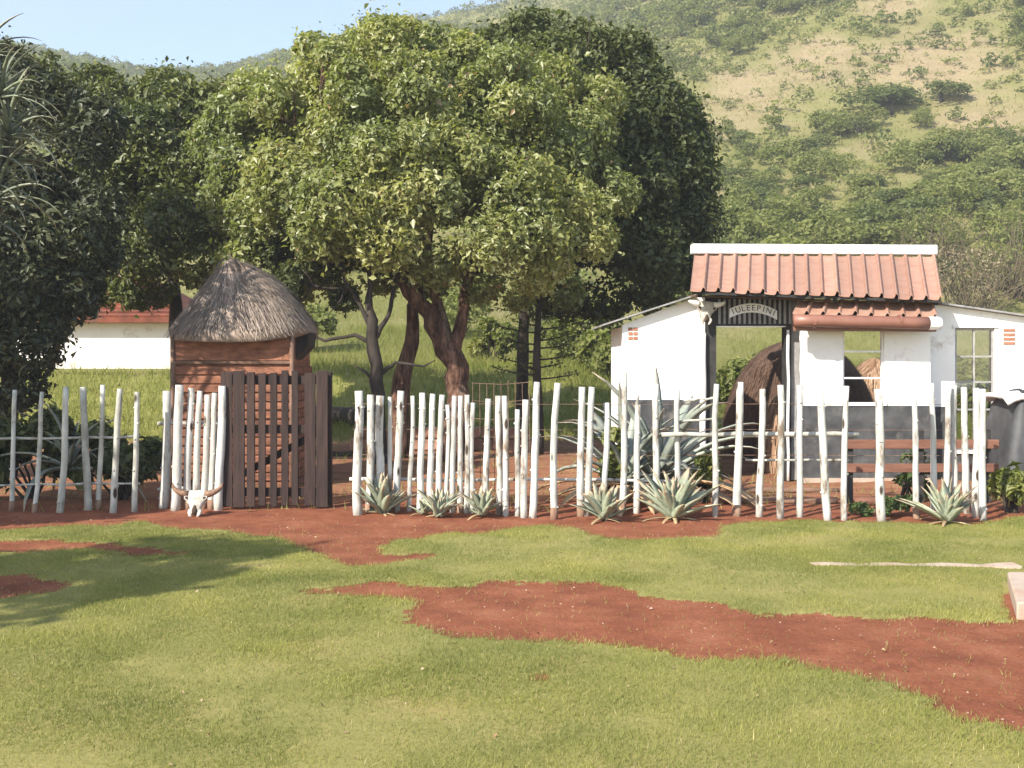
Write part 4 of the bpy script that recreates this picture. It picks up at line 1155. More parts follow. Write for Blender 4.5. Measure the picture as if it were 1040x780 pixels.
SETS = {'small': leafset(M['agave'], 0.235, 0.32, 0.04, 1), 'big': leafset(M['agave_blue'], 0.092, 1.75, 0.025, 20),
        'strap': leafset(M['strap'], 0.085, 1.7, 0.012, 40), 'dry': leafset(M['agave_dry'], 0.13, 0.9, 0.012, 60, (5, 12))}
def agave(name, label, loc, R, n, kind, seed, cat='agave', dry=0, tilt=(0, 0), els=None, group=None, stem=0.0):
    rng = np.random.default_rng(seed)
    t = empty(name, loc, label=label, cat=cat, group=group)
    S = SETS[kind]
    for i in range(n):
        f_ = i / max(1, n - 1)
        lo, hi = els or (0, len(S) - 1)
        vi = int(round(lo + (hi - lo) * f_ ** 0.9 + rng.uniform(-0.5, 0.5))); vi = min(max(vi, 0), len(S) - 1)
        sc = R * rng.uniform(0.6, 1.1) * (1.05 - 0.25 * f_)
        link('leaf', S[vi], t, loc=(rng.normal() * 0.012, rng.normal() * 0.012, 0.01 + 0.05 * R * f_),
             rot=(rng.uniform(-.2, .2), rng.uniform(-.22, .22), i * 2.39996 + rng.uniform(-.25, .25)), scale=(sc, sc * rng.uniform(0.85, 1.2), sc))
    for i in range(dry):
        sc = R * rng.uniform(0.6, 0.95)
        o = link('dry_leaf', SETS['dry'][i % 2], t, loc=(0, 0, 0.02), rot=(0, rng.uniform(0, .12), rng.uniform(0, 6.3)), scale=(sc,) * 3)
    return t
AG = [(388, 523, 0.52, 30, 'grey-green agave at the foot of the first white poles right of the gate', 3),
      (446, 526, 0.40, 28, 'agave second from the gate, low against the close-set white poles', 3),
      (490, 525, 0.40, 26, 'agave third from the gate, with an upright narrow rosette', 2),
      (613, 529, 0.48, 32, 'spiky grey-green agave left of the largest fence-foot agave', 3),
      (684, 528, 0.64, 40, 'largest spreading agave at the foot of the fence left of the doorway', 4),
      (962, 532, 0.54, 32, 'agave with reddish dry leaves at the right-hand close-set poles', 6)]
for i, (px, py, R, n, lab, dry) in enumerate(AG):
    Y = GY(py)
    agave('agave', lab, (GX(px, Y), Y, 0.0), R * 0.9, n + 8, 'small', 200 + i, dry=dry, els=(1.8, 5), group='small agaves along the fence foot')
agave('small_agave', 'little agave offshoot between the third pole cluster and its neighbour', (GX(430, 11.6), 11.62, 0.0), 0.24, 14, 'small', 260, dry=2, els=(0.6, 5), group='small agaves along the fence foot')
agave('giant_agave', 'huge pale agave with arching leaves behind the fence left of the white wall', (GX(634, 12.7), 12.7, 0.15), 1.5, 20, 'big', 300, dry=8, els=(1.6, 5))
agave('tall_giant_agave', 'tall pale agave with upright leaves against the white wall', (GX(668, 13.0), 13.0, 0.15), 1.65, 22, 'big', 317, dry=6, els=(2.0, 5))
agave('shaded_agave', 'dark arching agave behind the thin grey poles at far left', (GX(72, 12.8), 12.8, 0.35), 1.05, 22, 'big', 323, els=(0.5, 4.5))
# strap-leaved tree at the left edge
sx_, sy_ = GX(-110, 12.2), 12.2
ta = empty('strap_leaved_tree', (sx_, sy_, 0), label='strap-leaved tree with drooping pale leaf heads at the upper left edge', cat='tree')
heads = [(15, 100, -.2), (22, 140, -.1), (10, 205, -.2), (-8, 160, -.3), (-12, 95, 0.0), (8, 125, 0.25), (-30, 150, 0.1), (2, 190, -0.1), (-45, 70, 0.3), (-20, 225, 0.2), (-70, 120, 0.0), (25, 165, 0.5), (-5, 60, .4)]
m = LB(ta.location); crot = Vector((sx_, sy_, 1.9))
m.tube([(sx_, sy_, -0.05), (sx_ + 0.05, sy_, 0.9), crot], [0.16, 0.13, 0.12], 9)
rng = np.random.default_rng(77)
heads = [(a - 14, b, c) for a, b, c in heads]
for hpx, hpy, dy in heads:
    h = U(hpx, hpy, sy_ + dy)
    m.tube(wobble(crot, h, 6, 0.08, rng), [0.08, 0.06, 0.045, 0.035, 0.03, 0.025], 7)
m.obj('trunk', M['bark_dark'], ta, smooth=True)
for hi, (hpx, hpy, dy) in enumerate(heads):
    h = U(hpx, hpy, sy_ + dy)
    for i in range(26):
        vi = min(5, int(6 * (i / 26) ** 1.1)); sc = 0.66 * rng.uniform(0.75, 1.2)
        link('leaf', SETS['strap'][vi], ta, loc=h - Vector(ta.location) + Vector((0, 0, 0.02 * vi)), rot=(rng.uniform(-.2, .2), rng.uniform(-.2, .2), i * 2.39996 + rng.uniform(-.3, .3)), scale=(sc, sc, sc))

# ------------------------------------------------------------------ trees
def L2(px, py, Y): p = U(px, py, Y); return (p.x, p.y, p.z)
rng = np.random.default_rng(31)
# main spreading tree: hand-placed masses plus filler lobes
ML = []
for px, py, dy, r in ((300, 290, .3, .4), (345, 283, .4, .4), (390, 280, .5, .36), (440, 288, .7, .34), (490, 288, -.1, .4), (525, 298, 0, .34), (262, 292, .5, .4), (560, 262, -.9, .4), (575, 295, .3, .38), (470, 262, .5, .45), (238, 112, .2, .5), (262, 92, .2, .5), (222, 140, .2, .5), (610, 100, .5, .5), (600, 240, -.8, .45), (625, 195, -.3, .45), (255, 170, 0, .75), (300, 120, .2, .8), (270, 220, -.5, .7), (340, 80, .2, .8), (400, 55, .2, .8), (455, 70, .5, .7), (360, 140, -1.2, .85), (420, 120, -1.2, .85), (300, 190, -1.4, .75), (350, 205, -1.8, .8),
                      (420, 190, -1.7, .85), (330, 235, -1.5, .6), (390, 240, -1.7, .6), (480, 150, -.8, .75), (520, 190, -1.3, .8), (560, 160, -.4, .7), (500, 240, -1.6, .65), (545, 235, -1.5, .6), (580, 205, -.8, .6), (590, 130, .2, .6),
                      (440, 265, -1.0, .5), (250, 265, -.6, .5), (315, 270, -.4, .5), (530, 110, .1, .7), (480, 100, -.3, .65), (235, 205, .4, .6), (540, 275, -1.0, .45), (380, 95, -.8, .75), (560, 85, .8, .6), (600, 170, .5, .5)):
    ML.append((np.array(L2(px, py, 18 + dy)), r * 0.86))
ML += lobes_in(L2(410, 170, 18.2), (3.05, 2.7, 2.35), 130, (0.22, 0.48), rng, -0.55, 0.2)
Y0 = 18.0
bs = L2(460, 467, Y0); bs = (bs[0], Y0, 0)
tree('spreading_tree', 'big spreading tree with sunlit olive crown and leaning red-brown trunk', 'tree', bs,
     [[(*L2(463, 470, Y0)[:2], -0.05, 0.23), (*L2(464, 400, Y0), 0.19), (*L2(460, 365, Y0), 0.19), (*L2(436, 318, Y0 - .1), 0.135), (*L2(400, 275, Y0 - .2), 0.10), (*L2(350, 215, Y0 - .3), 0.05)],
      [(*L2(460, 362, Y0), 0.12), (*L2(472, 300, Y0), 0.085), (*L2(490, 230, Y0), 0.06), (*L2(520, 160, Y0), 0.05)],
      [(*L2(455, 355, Y0), 0.10), (*L2(438, 280, Y0 + .3), 0.075), (*L2(430, 180, Y0 + .4), 0.04)],
      [(*L2(405, 470, Y0 + .5)[:2], -0.05, 0.18), (*L2(408, 400, Y0 + .5), 0.15), (*L2(418, 330, Y0 + .5), 0.11), (*L2(430, 270, Y0 + .5), 0.07), (*L2(440, 200, Y0 + .5), 0.05)]],
     ML, 150000, 0.088, M['leaf_main'], M['bark_red'], 41, L2(410, 190, 18.4), 0.5, 30, 0.05)
rng = np.random.default_rng(32)
Y0 = 20.8
DL = [(np.array(L2(px, py, Y0 + dy)), r) for px, py, dy, r in ((690, 215, 0, .75), (700, 265, 0, .55), (660, 290, -.3, .5), (665, 150, 0, .8), (640, 90, 0, .75), (600, 60, 0, .75), (540, 45, 0, .7), (500, 55, .4, .6), (625, 230, -1.2, .8), (650, 250, -1, .7),
                                                            (610, 300, -.5, .5), (700, 180, .3, .55), (680, 110, .4, .5), (645, 50, .4, .4), (570, 300, -.4, .45), (640, 190, -1.3, .8), (620, 140, -1.2, .75), (560, 70, -.8, .7), (590, 110, -1, .7))]
DL += lobes_in(L2(610, 175, Y0), (2.25, 2.0, 2.5), 34, (0.5, 0.75), rng, -0.8, 0.4)
tree('dark_evergreen_tree', 'tall dark evergreen tree behind the spreading tree, touching the tile roof', 'tree', (GX(533, Y0), Y0, 0),
     [[(GX(531, Y0), Y0, -0.05, 0.13), (*L2(530, 380, Y0), 0.11), (*L2(534, 290, Y0), 0.10), (*L2(580, 200, Y0), 0.08), (*L2(610, 110, Y0), 0.05)]],
     DL, 80000, 0.115, M['leaf_dark'], M['bark_dark'], 42, L2(600, 190, Y0 + .5), 0.5, 20, 0.05)
rng = np.random.default_rng(33)
Y0 = 20.0
TL3 = [(np.array(L2(px, py, Y0 + dy)), r) for px, py, dy, r in ((120, 110, 0, .6), (170, 100, 0, .6), (215, 110, 0, .55), (150, 150, -.8, .7), (205, 170, -.8, .65), (110, 180, -.6, .7), (180, 220, -1.2, .65), (230, 150, -.2, .6), (150, 255, -1.2, .55), (200, 265, -1.2, .5), (120, 235, -.9, .6), (95, 140, 0, .6), (245, 235, 0, .6), (250, 290, .4, .45), (135, 290, -.7, .4), (70, 105, .5, .6), (40, 85, .8, .6), (100, 90, .6, .5), (-10, 75, .8, .7), (240, 105, .5, .5), (85, 268, -.4, .38), (100, 296, -.2, .3), (140, 300, -.1, .26), (60, 320, 0, .3), (120, 283, -.3, .3), (160, 292, -.2, .34), (70, 300, 0, .3))]
TL3 += lobes_in(L2(165, 185, Y0), (1.75, 1.6, 1.85), 18, (0.42, 0.62), rng, -0.8, 0.4)
tree('round_leafy_tree', 'mid-green leafy tree rising behind the thatched hut', 'tree', (GX(190, Y0), Y0, 0),
     [[(GX(190, Y0), Y0, -0.05, 0.17), (*L2(185, 380, Y0), 0.14), (*L2(178, 290, Y0), 0.10), (*L2(165, 180, Y0), 0.05)]],
     TL3, 52000, 0.105, M['leaf_mid'], M['bark_dark'], 43, L2(165, 200, Y0 + .4), 0.5, 16, 0.05)
rng = np.random.default_rng(34)
Y0 = 15.6
TL4 = [(np.array(L2(px, py, Y0 + dy)), r) for px, py, dy, r in ((30, 95, .6, .55), (-5, 75, .6, .55), (65, 110, .6, .5), (100, 125, .5, .45), (30, 120, .6, .6), (75, 150, .3, .5), (90, 210, .2, .5), (60, 240, -.3, .6), (20, 280, -.5, .6), (70, 290, -.2, .45), (20, 350, -.6, .5), (40, 330, -.3, .4), (-20, 230, -.6, .7), (-40, 330, -.6, .7), (-60, 140, 0, .8), (100, 255, .4, .35), (15, 390, -.6, .4))]
TL4 += lobes_in(L2(-10, 230, Y0), (1.45, 1.3, 2.1), 20, (0.4, 0.6), rng, -0.9, 0.4)
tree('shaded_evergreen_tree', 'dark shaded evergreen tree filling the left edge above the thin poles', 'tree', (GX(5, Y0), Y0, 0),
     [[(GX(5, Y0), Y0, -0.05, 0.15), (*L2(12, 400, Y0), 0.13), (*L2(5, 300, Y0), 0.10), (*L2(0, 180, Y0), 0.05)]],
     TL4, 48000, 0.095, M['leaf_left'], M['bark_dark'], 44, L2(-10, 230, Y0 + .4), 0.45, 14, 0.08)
# thin many-stemmed tree under the big crown
rng = np.random.default_rng(35)
Y0 = 17.0
TL5 = [(np.array(L2(px, py, Y0 + dy)), r) for px, py, dy, r in ((300, 285, 0, .32), (335, 265, .3, .36), (370, 260, .2, .36), (400, 265, .4, .32), (325, 240, .4, .4), (350, 300, .4, .22), (290, 250, .4, .4))]
tree('many_stemmed_tree', 'thin dark many-stemmed tree left of the red-brown trunk', 'tree', (GX(384, Y0), Y0, 0),
     [[(GX(386, Y0), Y0, -0.05, 0.12), (*L2(384, 400, Y0), 0.11), (*L2(378, 340, Y0), 0.09), (*L2(376, 290, Y0), 0.04), (*L2(372, 250, Y0), 0.02)],
      [(*L2(382, 350, Y0), 0.045), (*L2(360, 340, Y0), 0.028), (*L2(330, 346, Y0), 0.024), (*L2(312, 338, Y0), 0.012)],
      [(*L2(380, 345, Y0), 0.05), (*L2(395, 320, Y0), 0.035), (*L2(400, 290, Y0), 0.028), (*L2(410, 255, Y0), 0.012)],
      [(*L2(380, 340, Y0), 0.045), (*L2(366, 310, Y0), 0.03), (*L2(350, 285, Y0), 0.024), (*L2(345, 250, Y0), 0.012)],
      [(*L2(386, 380, Y0), 0.04), (*L2(402, 368, Y0), 0.026), (*L2(430, 372, Y0), 0.016), (*L2(442, 366, Y0), 0.008)],
      [(*L2(386, 395, Y0), 0.035), (*L2(372, 378, Y0), 0.022), (*L2(360, 372, Y0), 0.014)]],
     TL5, 14000, 0.085, M['leaf_dark'], M['bark_dark'], 45, L2(350, 300, Y0), 0.5, 7, 0.1, sides=8)
# young tree with whorled upcurving branches
Y0 = 18.8
yt = empty('whorled_young_tree', (GX(546, Y0), Y0, 0), label='slim dark young tree with tiers of upcurved bare branches near centre', cat='tree')
m = LB(yt.location); rng = np.random.default_rng(36); x0 = GX(546, Y0)
m.tube([(x0 + 0.015 * math.sin(k), Y0, -0.05 + k * (gz(262, Y0) + .05) / 10) for k in range(11)], list(np.linspace(0.10, 0.03, 11)), 8)
m.obj('trunk', M['bark_dark'], yt, smooth=True)
VV = []; TT = []; off = 0
for k in range(30):
    py = 385 - k * 3.9; z = gz(py, Y0); a = k * 2.4 + rng.uniform(-.4, .4); ln = rng.uniform(0.55, 1.0) * (1 - 0.2 * k / 30)
    d = Vector((math.cos(a), math.sin(a), 0))
    pts = [Vector((x0, Y0, z)) + d * ln * t_ + Vector((0, 0, 0.02 * math.sin(t_ * 3) + 0.22 * ln * t_ ** 2 - 0.05 * t_)) for t_ in (0, .25, .5, .75, 1)]
    mm = LB(yt.location); mm.tube(pts, [0.018, 0.015, 0.012, 0.009, 0.004], 6); mm.obj('branch', M['bark_dark'], yt, smooth=True)
    n = 26
    P = np.array([pts[int(q * 4)].lerp(pts[min(4, int(q * 4) + 1)], q * 4 % 1) for q in rng.uniform(0.35, 0.99, n)]) + rng.normal(size=(n, 3)) * 0.035
    V, T = leaf_geo(P - np.array(yt.location), unit(rng.normal(size=(n, 3)) + np.array([0, 0, .6])), 0.075, 0.45, 0.2, rng)
    VV.append(V); TT.append(T + off); off += len(V)
V = np.concatenate(VV); link('foliage', np_mesh('foliage', V, np.concatenate(TT), M['leaf_dark'], {'tint': rng.random(len(V))}), yt)
# trees left of the picture whose shade falls on the lawn and the left fence
for i, (x, y, zc, r, lab) in enumerate(((-7.7, 3.7, 4.0, 1.7, 'tree standing left of the lawn that throws the shade on the grass'), (-10.6, 11.6, 5.0, 1.9, 'tree beyond the left edge that shades the tall left trees'), (-8.2, 8.7, 3.3, 1.35, 'tree left of the picture that shades the thin pole fence'))):
    rng = np.random.default_rng(60 + i)
    lob = lobes_in((x, y, zc), (r, r, r * 0.85), 14, (0.4, 0.6), rng, -0.8, 0.4)
    tree('shade_tree', lab, 'tree', (x, y, 0), [[(x, y, -0.05, 0.15), (x + .1, y, zc * 0.5, 0.12), (x, y, zc, 0.06)]], lob, 7000 if i else 2600, 0.17, M['leaf_mid'], M['bark_dark'], 70 + i, (x, y, zc), 0.55, 10)

# ------------------------------------------------------------------ shrubs
def hz(x, y): return float(hill_z(np.array([x]), np.array([y]))[0]) if y > 26 else (0.0 if y < 21 else float(bank(np.array([x]), np.array([y]))[0]))
def gshrub(name, label, px, Y, rad, n, size, mat, seed, **k):
    x = GX(px, Y); return shrub(name, label, 'shrub', (x, Y, hz(x, Y)), rad, n, size, M[mat], seed, **k)
gshrub('succulent_shrub', 'yellow-green leafy shrub among the giant agaves behind the fence', 622, 12.6, (0.20, 0.2, 0.42), 500, 0.11, 'leaf_shrub', 1)
gshrub('leafy_shrub', 'small bright leafy shrub below the white rail left of the doorway', 712, 12.7, (0.22, 0.2, 0.28), 600, 0.10, 'leaf_shrub', 2)
gshrub('potted_bush', 'bushy yellow-green plant with drooping leaves at the right fence end', 1026, 11.9, (0.24, 0.24, 0.28), 1100, 0.12, 'leaf_shrub', 3, aspect=0.35)
gshrub('low_weeds', 'low green weeds at the pole feet left of the right-hand agave', 912, 11.55, (0.30, 0.15, 0.11), 500, 0.07, 'weed', 4, stems=False)
gshrub('weed_clump', 'small weed clump at the foot of the bent pole', 875, 11.6, (0.16, 0.12, 0.09), 260, 0.06, 'weed', 5, stems=False)
gshrub('rail_weeds', 'green weeds growing up behind the red-brown plank rail', 925, 12.9, (0.35, 0.2, 0.30), 600, 0.08, 'weed', 6)
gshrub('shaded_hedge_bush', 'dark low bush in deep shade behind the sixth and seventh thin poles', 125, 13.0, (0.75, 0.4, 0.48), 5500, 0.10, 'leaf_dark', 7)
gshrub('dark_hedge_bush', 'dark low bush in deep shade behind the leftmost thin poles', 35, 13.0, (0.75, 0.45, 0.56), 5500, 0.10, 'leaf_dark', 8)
BGS = [(318, 33, 1.0, 'leaf_hill', 'sunlit bush on the green slope just right of the hut roof'), (470, 36, 1.6, 'leaf_hill', 'bush on the slope showing right behind the leaning trunk'), (590, 30, 1.3, 'leaf_shrub', 'bright green bush on the slope left of the white wall'),
       (620, 27.5, 0.9, 'leaf_hill', 'bush just left of the white wall and its roof edge'), (555, 40, 1.8, 'leaf_hill', 'larger bush behind the tiers of the slim young tree'), (500, 30, 0.8, 'leaf_shrub', 'small yellow-green bush behind the wire mesh panel'),
       (760, 30, 1.1, 'leaf_shrub', 'yellow-green bush seen through the doorway beyond the beehive hut'), (985, 30, 1.1, 'leaf_hill', 'bush beyond the steel window of the right wing')]
for i, (px, Y, r, mt, lab) in enumerate(BGS):
    gshrub('slope_bush', lab, px, Y, (r, r, r * 0.8), 2600, 0.16, mt, 20 + i, group='bushes on the near slope')
# pale leafless thicket above the right roof end
for i, (px, Y, r, lab) in enumerate(((985, 45, 1.9, 'pale dry thicket above the right wing roof'), (1035, 48, 2.3, 'pale dry thicket at the right picture edge above the roof'), (955, 52, 1.7, 'pale dry thicket beside the right end of the ridge'))):
    x = GX(px, Y); rng = np.random.default_rng(90 + i); z0 = hz(x, Y)
    t = empty('dry_thicket', (x, Y, z0), label=lab, cat='shrub', group='dry thickets on the near slope')
    m = MB()
    for k in range(70):
        e = np.array([rng.normal() * r * .7, rng.normal() * r * .6, r * rng.uniform(0.8, 1.7)])
        m.tube(wobble((rng.normal() * .3, rng.normal() * .3, -.1), e, 5, 0.12, rng), [0.03, 0.025, 0.02, 0.014, 0.006], 4)
    m.obj('stem', M['leaf_hill_dry'], t)
    lob = lobes_in((0, 0, r * .9), (r, r, r * .9), 10, (r * .3, r * .5), rng)
    V, T, ti = crown_leaves(lob, 1500, 0.14, rng); link('foliage', np_mesh('foliage', V, T, M['leaf_hill_dry' if i == 0 else 'leaf_hill'], {'tint': ti}), t)

# ------------------------------------------------------------------ hillside bushes
def bush_mesh(seed, mat, n, flat, leaf=0.075):
    rng = np.random.default_rng(seed)
    lob = lobes_in((0, 0, 0.42 * flat), (0.55, 0.55, 0.42 * flat), 9, (0.16, 0.28), rng, -0.7, 0.5)
    V, T, ti = crown_leaves(lob, n, leaf, rng, (0, 0, 0.1), 0.6)
    V[:, 2] = np.maximum(V[:, 2], -0.05)
    return V, T, ti, np_mesh('bush', V, T, mat, {'tint': ti})
KINDS_ = [bush_mesh(s, M[mt], n, fl_) for s, mt, n, fl_ in ((1, 'leaf_hill', 700, 1.0), (2, 'leaf_hill', 700, 0.8), (3, 'leaf_hill_dark', 700, 0.9), (4, 'leaf_hill_dark', 700, 0.65), (5, 'leaf_hill', 600, 1.2))]
rng = np.random.default_rng(99)
cand = []
while len(cand) < 11500:
    Y = 48 + (262 - 48) * rng.random() ** 0.95
    px = rng.uniform(-80, 1120); x = GX(px, Y)
    z = hz(x, Y)
    tn = float(tan_amount(np.array([x]), np.array([Y]), np.array([z]))[()] if False else tan_amount(np.array([x]), np.array([Y]), np.array([z]))[0])
    cl = float(fbm(x * 0.045, Y * 0.03, 3))
    dens = np.clip((cl - 0.28) * 2.8, 0.30, 0.95) * (1 - 0.40 * tn)
    if rng.random() > dens: continue
    py = HOR - (z - EYE) / Y * F
    if px < 630 and py > 120 and rng.random() < 0.95: continue
    s = (0.75 + 2.0 * rng.random() ** 1.7) * (0.75 + 0.5 * cl) * (1.25 if rng.random() < 0.15 else 1.0)
    if tn > 0.4: s *= 0.7
    cand.append((s / Y, x, Y, z, s, px, py, cl))
vis = [c for c in cand if 640 < c[5] < 1050 and -15 < c[6] < 300]
vis.sort(reverse=True)
chosen = vis[:280]; ids = set(id(c) for c in chosen)
for c in chosen:
    _, x, Y, z, s, px, py, cl = c
    ki = int(rng.choice([0, 1, 2, 3, 4], p=[.32, .26, .16, .10, .16]))
    link('hill_bush', KINDS_[ki][3], loc=(x, Y, z - 0.05), rot=(0, 0, rng.uniform(0, 6.3)), scale=(s * rng.uniform(.9, 1.3), s * rng.uniform(.9, 1.3), s * rng.uniform(.75, 1.05)),
         label='one of the many green bushes dotted over the far hillside', cat='bush', group='bushes on the hillside')
# the dark thorn trees that stand out on the slope
for px, py_t, w, lab in ((905, 108, 9.0, 'widest dark flat-topped tree mass high on the dry hillside'), (955, 96, 6.0, 'dark tree right of the widest flat-topped one on the hillside'), (812, 152, 4.6, 'dark round tree on the hillside above the middle of the roof'),
                         (870, 130, 4.2, 'small dark tree below left of the widest flat-topped one'), (765, 190, 4.2, 'dark spreading tree on the hillside just right of the big dark evergreen'), (915, 200, 3.6, 'dark tree on the hillside above the right end of the roof'),
                         (820, 222, 4.0, 'dark bush low on the hillside close above the roof ridge'), (1020, 150, 4.2, 'dark tree on the hillside at the right picture edge'), (705, 20, 4.6, 'dark grey tree high on the hillside right of the evergreen top')):
    lo, hi = 40.0, 258.0
    for _ in range(40):
        mid_ = (lo + hi) / 2
        if HOR - (hz(GX(px, mid_), mid_) - EYE) / mid_ * F > py_t + 8: lo = mid_
        else: hi = mid_
    Y = lo; x = GX(px, Y); w *= 0.85
    V, T, ti, _m = bush_mesh(int(px * 3), M['leaf_hill_dark'], 1300, 0.8, 0.06)
    t = empty('thorn_tree', (x, Y, hz(x, Y) - 0.1), label=lab, cat='tree', group='dark trees on the hillside')
    V2 = V * np.array([w, w * 0.7, w * 0.5 if w < 8 else w * 0.34]); V2[:, 2] += 0.0
    _m.vertices.foreach_set('co', V2.astype(np.float32).ravel()); _m.update()
    link('crown', _m, t)
    m = MB(); m.tube([(0, 0, -0.3), (0.1, 0, w * 0.15), (0, 0, w * 0.32)], [0.16, 0.13, 0.06], 6); m.obj('trunk', M['bark_dark'], t)
rest = [c for c in cand if id(c) not in ids]
for kind_i, mt, nm in ((0, 'leaf_hill', 'hillside_scrub'), (2, 'leaf_hill_dark', 'dark_hillside_scrub')):
    VV = []; TT = []; TI = []; off = 0
    base_i = [0, 1, 4] if kind_i == 0 else [2, 3]
    lite = [bush_mesh(500 + q, M[mt], 49, 1.0 if q % 2 else .75, 0.17)[:3] for q in range(4)]
    for k, c in enumerate(rest):
        if (k % 3 == 0) != (kind_i == 2): continue
        _, x, Y, z, s, px, py, cl = c
        V, T, ti = lite[k % 4]
        a = rng.uniform(0, 6.3); ca, sa = math.cos(a), math.sin(a)
        Vr = np.stack([V[:, 0] * ca - V[:, 1] * sa, V[:, 0] * sa + V[:, 1] * ca, V[:, 2] * rng.uniform(.75, 1.05)], 1) * s * rng.uniform(.9, 1.25) + np.array([x, Y, z - .05])
        VV.append(Vr); TT.append(T + off); TI.append(np.clip(ti + rng.uniform(-.25, .25), 0, 1)); off += len(V)
    o = link(nm, np_mesh(nm, np.concatenate(VV), np.concatenate(TT), M[mt], {'tint': np.concatenate(TI)}), kind='stuff')
    tag(o, 'green scrub covering the far hillside as one mass' if kind_i == 0 else 'darker scrub mixed into the far hillside cover', 'scrub')

# ------------------------------------------------------------------ grass
def blades(name, P, h, w, mat, rng, lean=0.5, seg2=False):
    n = len(P)
    a = rng.uniform(0, 2 * math.pi, n)
    d = np.stack([np.cos(a), np.sin(a), np.zeros(n)], 1)
    h = h[:, None]; w = w[:, None]
    b = rng.uniform(0, 2 * math.pi, n)
    ld = np.stack([np.cos(b), np.sin(b), np.zeros(n)], 1) * (rng.random(n)[:, None] * lean)
    tip = P + (ld + np.array([0, 0, 1])) * h
    V = np.stack([P - d * w, P + d * w, tip], 1).reshape(-1, 3)
    T = np.arange(n * 3).reshape(n, 3)
    return V, T
rng = np.random.default_rng(123)
n = 900000
Y = 4.0 + (12.0 - 4.0) * rng.random(n) ** 0.8
X = rng.uniform(-0.5, 0.5, n) * (1040 / F) * Y * 1.12
keep = lawn_mask(X + rng.normal(size=n) * 0.035, Y + rng.normal(size=n) * 0.05) > 0.5
keep |= (rng.random(n) < 0.010) & (Y < 11)
thin = fbm(X * 1.6 + 11, Y * 1.6, 4)
keep &= rng.random(n) < np.clip((thin - 0.22) * 3.2, 0.25, 1.0)
keep &= ~((X > 3.08 + (Y - 7) * 0.38) & (Y > 6.95) & (Y < 8.05))
X, Y = X[keep], Y[keep]
if len(X) > 430000: X, Y = X[:430000], Y[:430000]
P = np.stack([X, Y, ground_z(X, Y) + 0.006], 1)
cl = fbm(X * 2.2, Y * 2.2, 4)
h = (0.011 + 0.017 * rng.random(len(X))) * (0.6 + 0.9 * cl) * np.where(rng.random(len(X)) < 0.02, 1.9, 1.0)
w = 0.0016 + 0.0009 * Y / 6 * rng.random(len(X))
V, T = blades('lawn_grass', P, h, w, None, rng, 1.3)
ti = np.clip(0.15 + 0.75 * (fbm(X * 1.1 + 3, Y * 1.1 + 8, 4) - 0.2) + 0.35 * (rng.random(len(X)) - 0.4), 0, 0.97)
ti[rng.random(len(X)) < 0.03] = 1.0
o = link('lawn_grass', np_mesh('lawn_grass', V, T, M['grass'], {'tint': np.repeat(ti, 3)}), kind='stuff'); tag(o, 'short yellow-green lawn grass in front of the fence', 'grass')
# rough grass on the slope behind the yard
n = 170000
Y = 21.8 + 32 * rng.random(n) ** 1.3
X = rng.uniform(-0.55, 0.55, n) * Y
Z = np.where(Y > 26, hill_z(X, np.maximum(Y, 26)), ground_z(X, Y))
keep = (fbm(X * .5, Y * .5, 3) > 0.3) & ((Y > 25.5) | (rng.random(n) < (Y - 21.5) / 1.5)) & ~((X < GX(190, 27)) & (Y > 26.6) & (Y < 32.6) )
X, Y, Z = X[keep], Y[keep], Z[keep]
V, T = blades('slope_grass', np.stack([X, Y, Z - 0.02], 1), rng.uniform(0.08, 0.34, len(X)) * (0.4 + 1.2 * fbm(X * .8, Y * .8, 3)), rng.uniform(0.005, 0.012, len(X)), None, rng, 1.0)
o = link('slope_grass', np_mesh('slope_grass', V, T, M['slope_grass'], {'tint': np.repeat(np.clip(rng.random(len(X)) * .7 + .5 * (fbm(X * .3, Y * .3, 3) - .3), 0, 1), 3)}), kind='stuff'); tag(o, 'sunlit rough green grass on the slope behind the trees', 'grass')
# rank grass over the far hillside
n = 130000
Y = 45 + 215 * rng.random(n) ** 0.85
X = rng.uniform(-0.5, 0.5, n) * Y * 0.98
Z = hill_z(X, Y)
dry = np.clip(tan_amount(X, Y, Z) + (fbm(X * .09, Y * .09, 4) - 0.5) * 1.6, 0, 1)
V, T = blades('hill_grass', np.stack([X, Y, Z - .05], 1), rng.uniform(0.08, 0.3, n) * (0.6 + fbm(X * .2, Y * .2, 2)), rng.uniform(0.03, 0.08, n), None, rng, 1.8)
o = link('hill_grass', np_mesh('hill_grass', V, T, M['hill_grass'], {'tint': np.repeat(np.clip(dry * .65 + rng.uniform(-.15, .3, n), 0, 1), 3)}), kind='stuff'); tag(o, 'rank green and straw-coloured grass over the far hillside', 'grass')
# dry tufts and litter in the yard behind the fence
n = 9000
Y = rng.uniform(11.9, 22, n); X = rng.uniform(-0.5, 0.5, n) * Y
keep = fbm(X * 1.2, Y * 1.2, 3) > 0.52
X, Y = X[keep], Y[keep]
V, T = blades('yard_grass', np.stack([X, Y, ground_z(X, Y) - .005], 1), rng.uniform(0.03, 0.16, len(X)), rng.uniform(0.003, 0.007, len(X)), None, rng, 1.2)
o = link('yard_grass', np_mesh('yard_grass', V, T, M['slope_grass'], {'tint': np.repeat(rng.uniform(.4, 1, len(X)), 3)}), kind='stuff'); tag(o, 'dry grass tufts on the red yard soil behind the fence', 'grass')
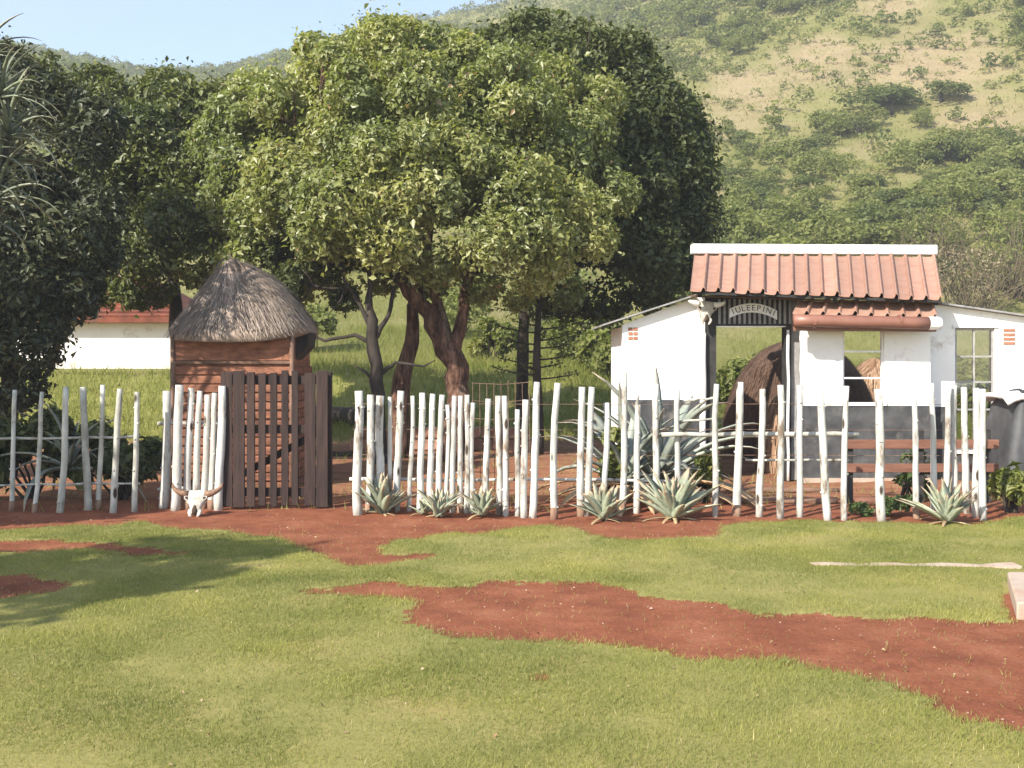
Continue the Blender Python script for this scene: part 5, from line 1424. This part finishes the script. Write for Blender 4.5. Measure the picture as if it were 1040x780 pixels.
# pebbles and dry leaf bits on the bare soil
n = 2600
Y = 4.3 + 8 * rng.random(n) ** 0.8; X = rng.uniform(-0.5, 0.5, n) * Y * 0.95
keep = lawn_mask(X, Y) < 0.5; X, Y = X[keep][:380], Y[keep][:380]
mb = MB()
for x, y, z in zip(X, Y, ground_z(X, Y)):
    r = random.uniform(0.003, 0.009) * (2.0 if random.random() < 0.03 else 1)
    p = [(x + r * random.uniform(.6, 1.3) * math.cos(k * math.pi / 2.5), y + r * random.uniform(.6, 1.3) * math.sin(k * math.pi / 2.5), z + r * .1) for k in range(5)]
    mb.add(p + [(x, y, z + r * random.uniform(.7, 1.2))], [(k, (k + 1) % 5, 5) for k in range(5)])
o = mb.obj('soil_pebbles', M['stone'], kind='stuff'); tag(o, 'small pebbles strewn over the red soil', 'pebbles')

# dry leaves lying on lawn and soil
n = 380
Y = 4.2 + 8.2 * rng.random(n) ** 0.85; X = rng.uniform(-0.5, 0.5, n) * Y * 0.95
P = np.stack([X, Y, ground_z(X, Y) + 0.022], 1)
V, T = leaf_geo(P, unit(rng.normal(size=(n, 3)) * .45 + np.array([0, 0, 1])), rng.uniform(0.012, 0.03, n), 0.5, 0.3, rng)
o = link('fallen_leaves', np_mesh('fallen_leaves', V, T, M['dead_leaf'], {'tint': np.repeat(rng.random(n), 4)}), kind='stuff'); tag(o, 'dry fallen leaves scattered over lawn and soil', 'leaves')

# ------------------------------------------------------------------ air
HAZE = True
if HAZE:
    m = MB(); m.box(-345, 375, -48, 432, -1.2, 172)
    hzm = bpy.data.materials.new('air_haze'); hzm.use_nodes = True
    nt = hzm.node_tree; nt.nodes.clear()
    out = nt.nodes.new('ShaderNodeOutputMaterial'); pv = nt.nodes.new('ShaderNodeVolumePrincipled')
    pv.inputs['Color'].default_value = (0.90, 0.93, 0.97, 1); pv.inputs['Density'].default_value = 0.0014; pv.inputs['Anisotropy'].default_value = 0.2
    nt.links.new(pv.outputs[0], out.inputs['Volume'])
    o = m.obj('haze', hzm, kind='stuff'); tag(o, 'thin pale haze in the air over the hillside', 'haze')
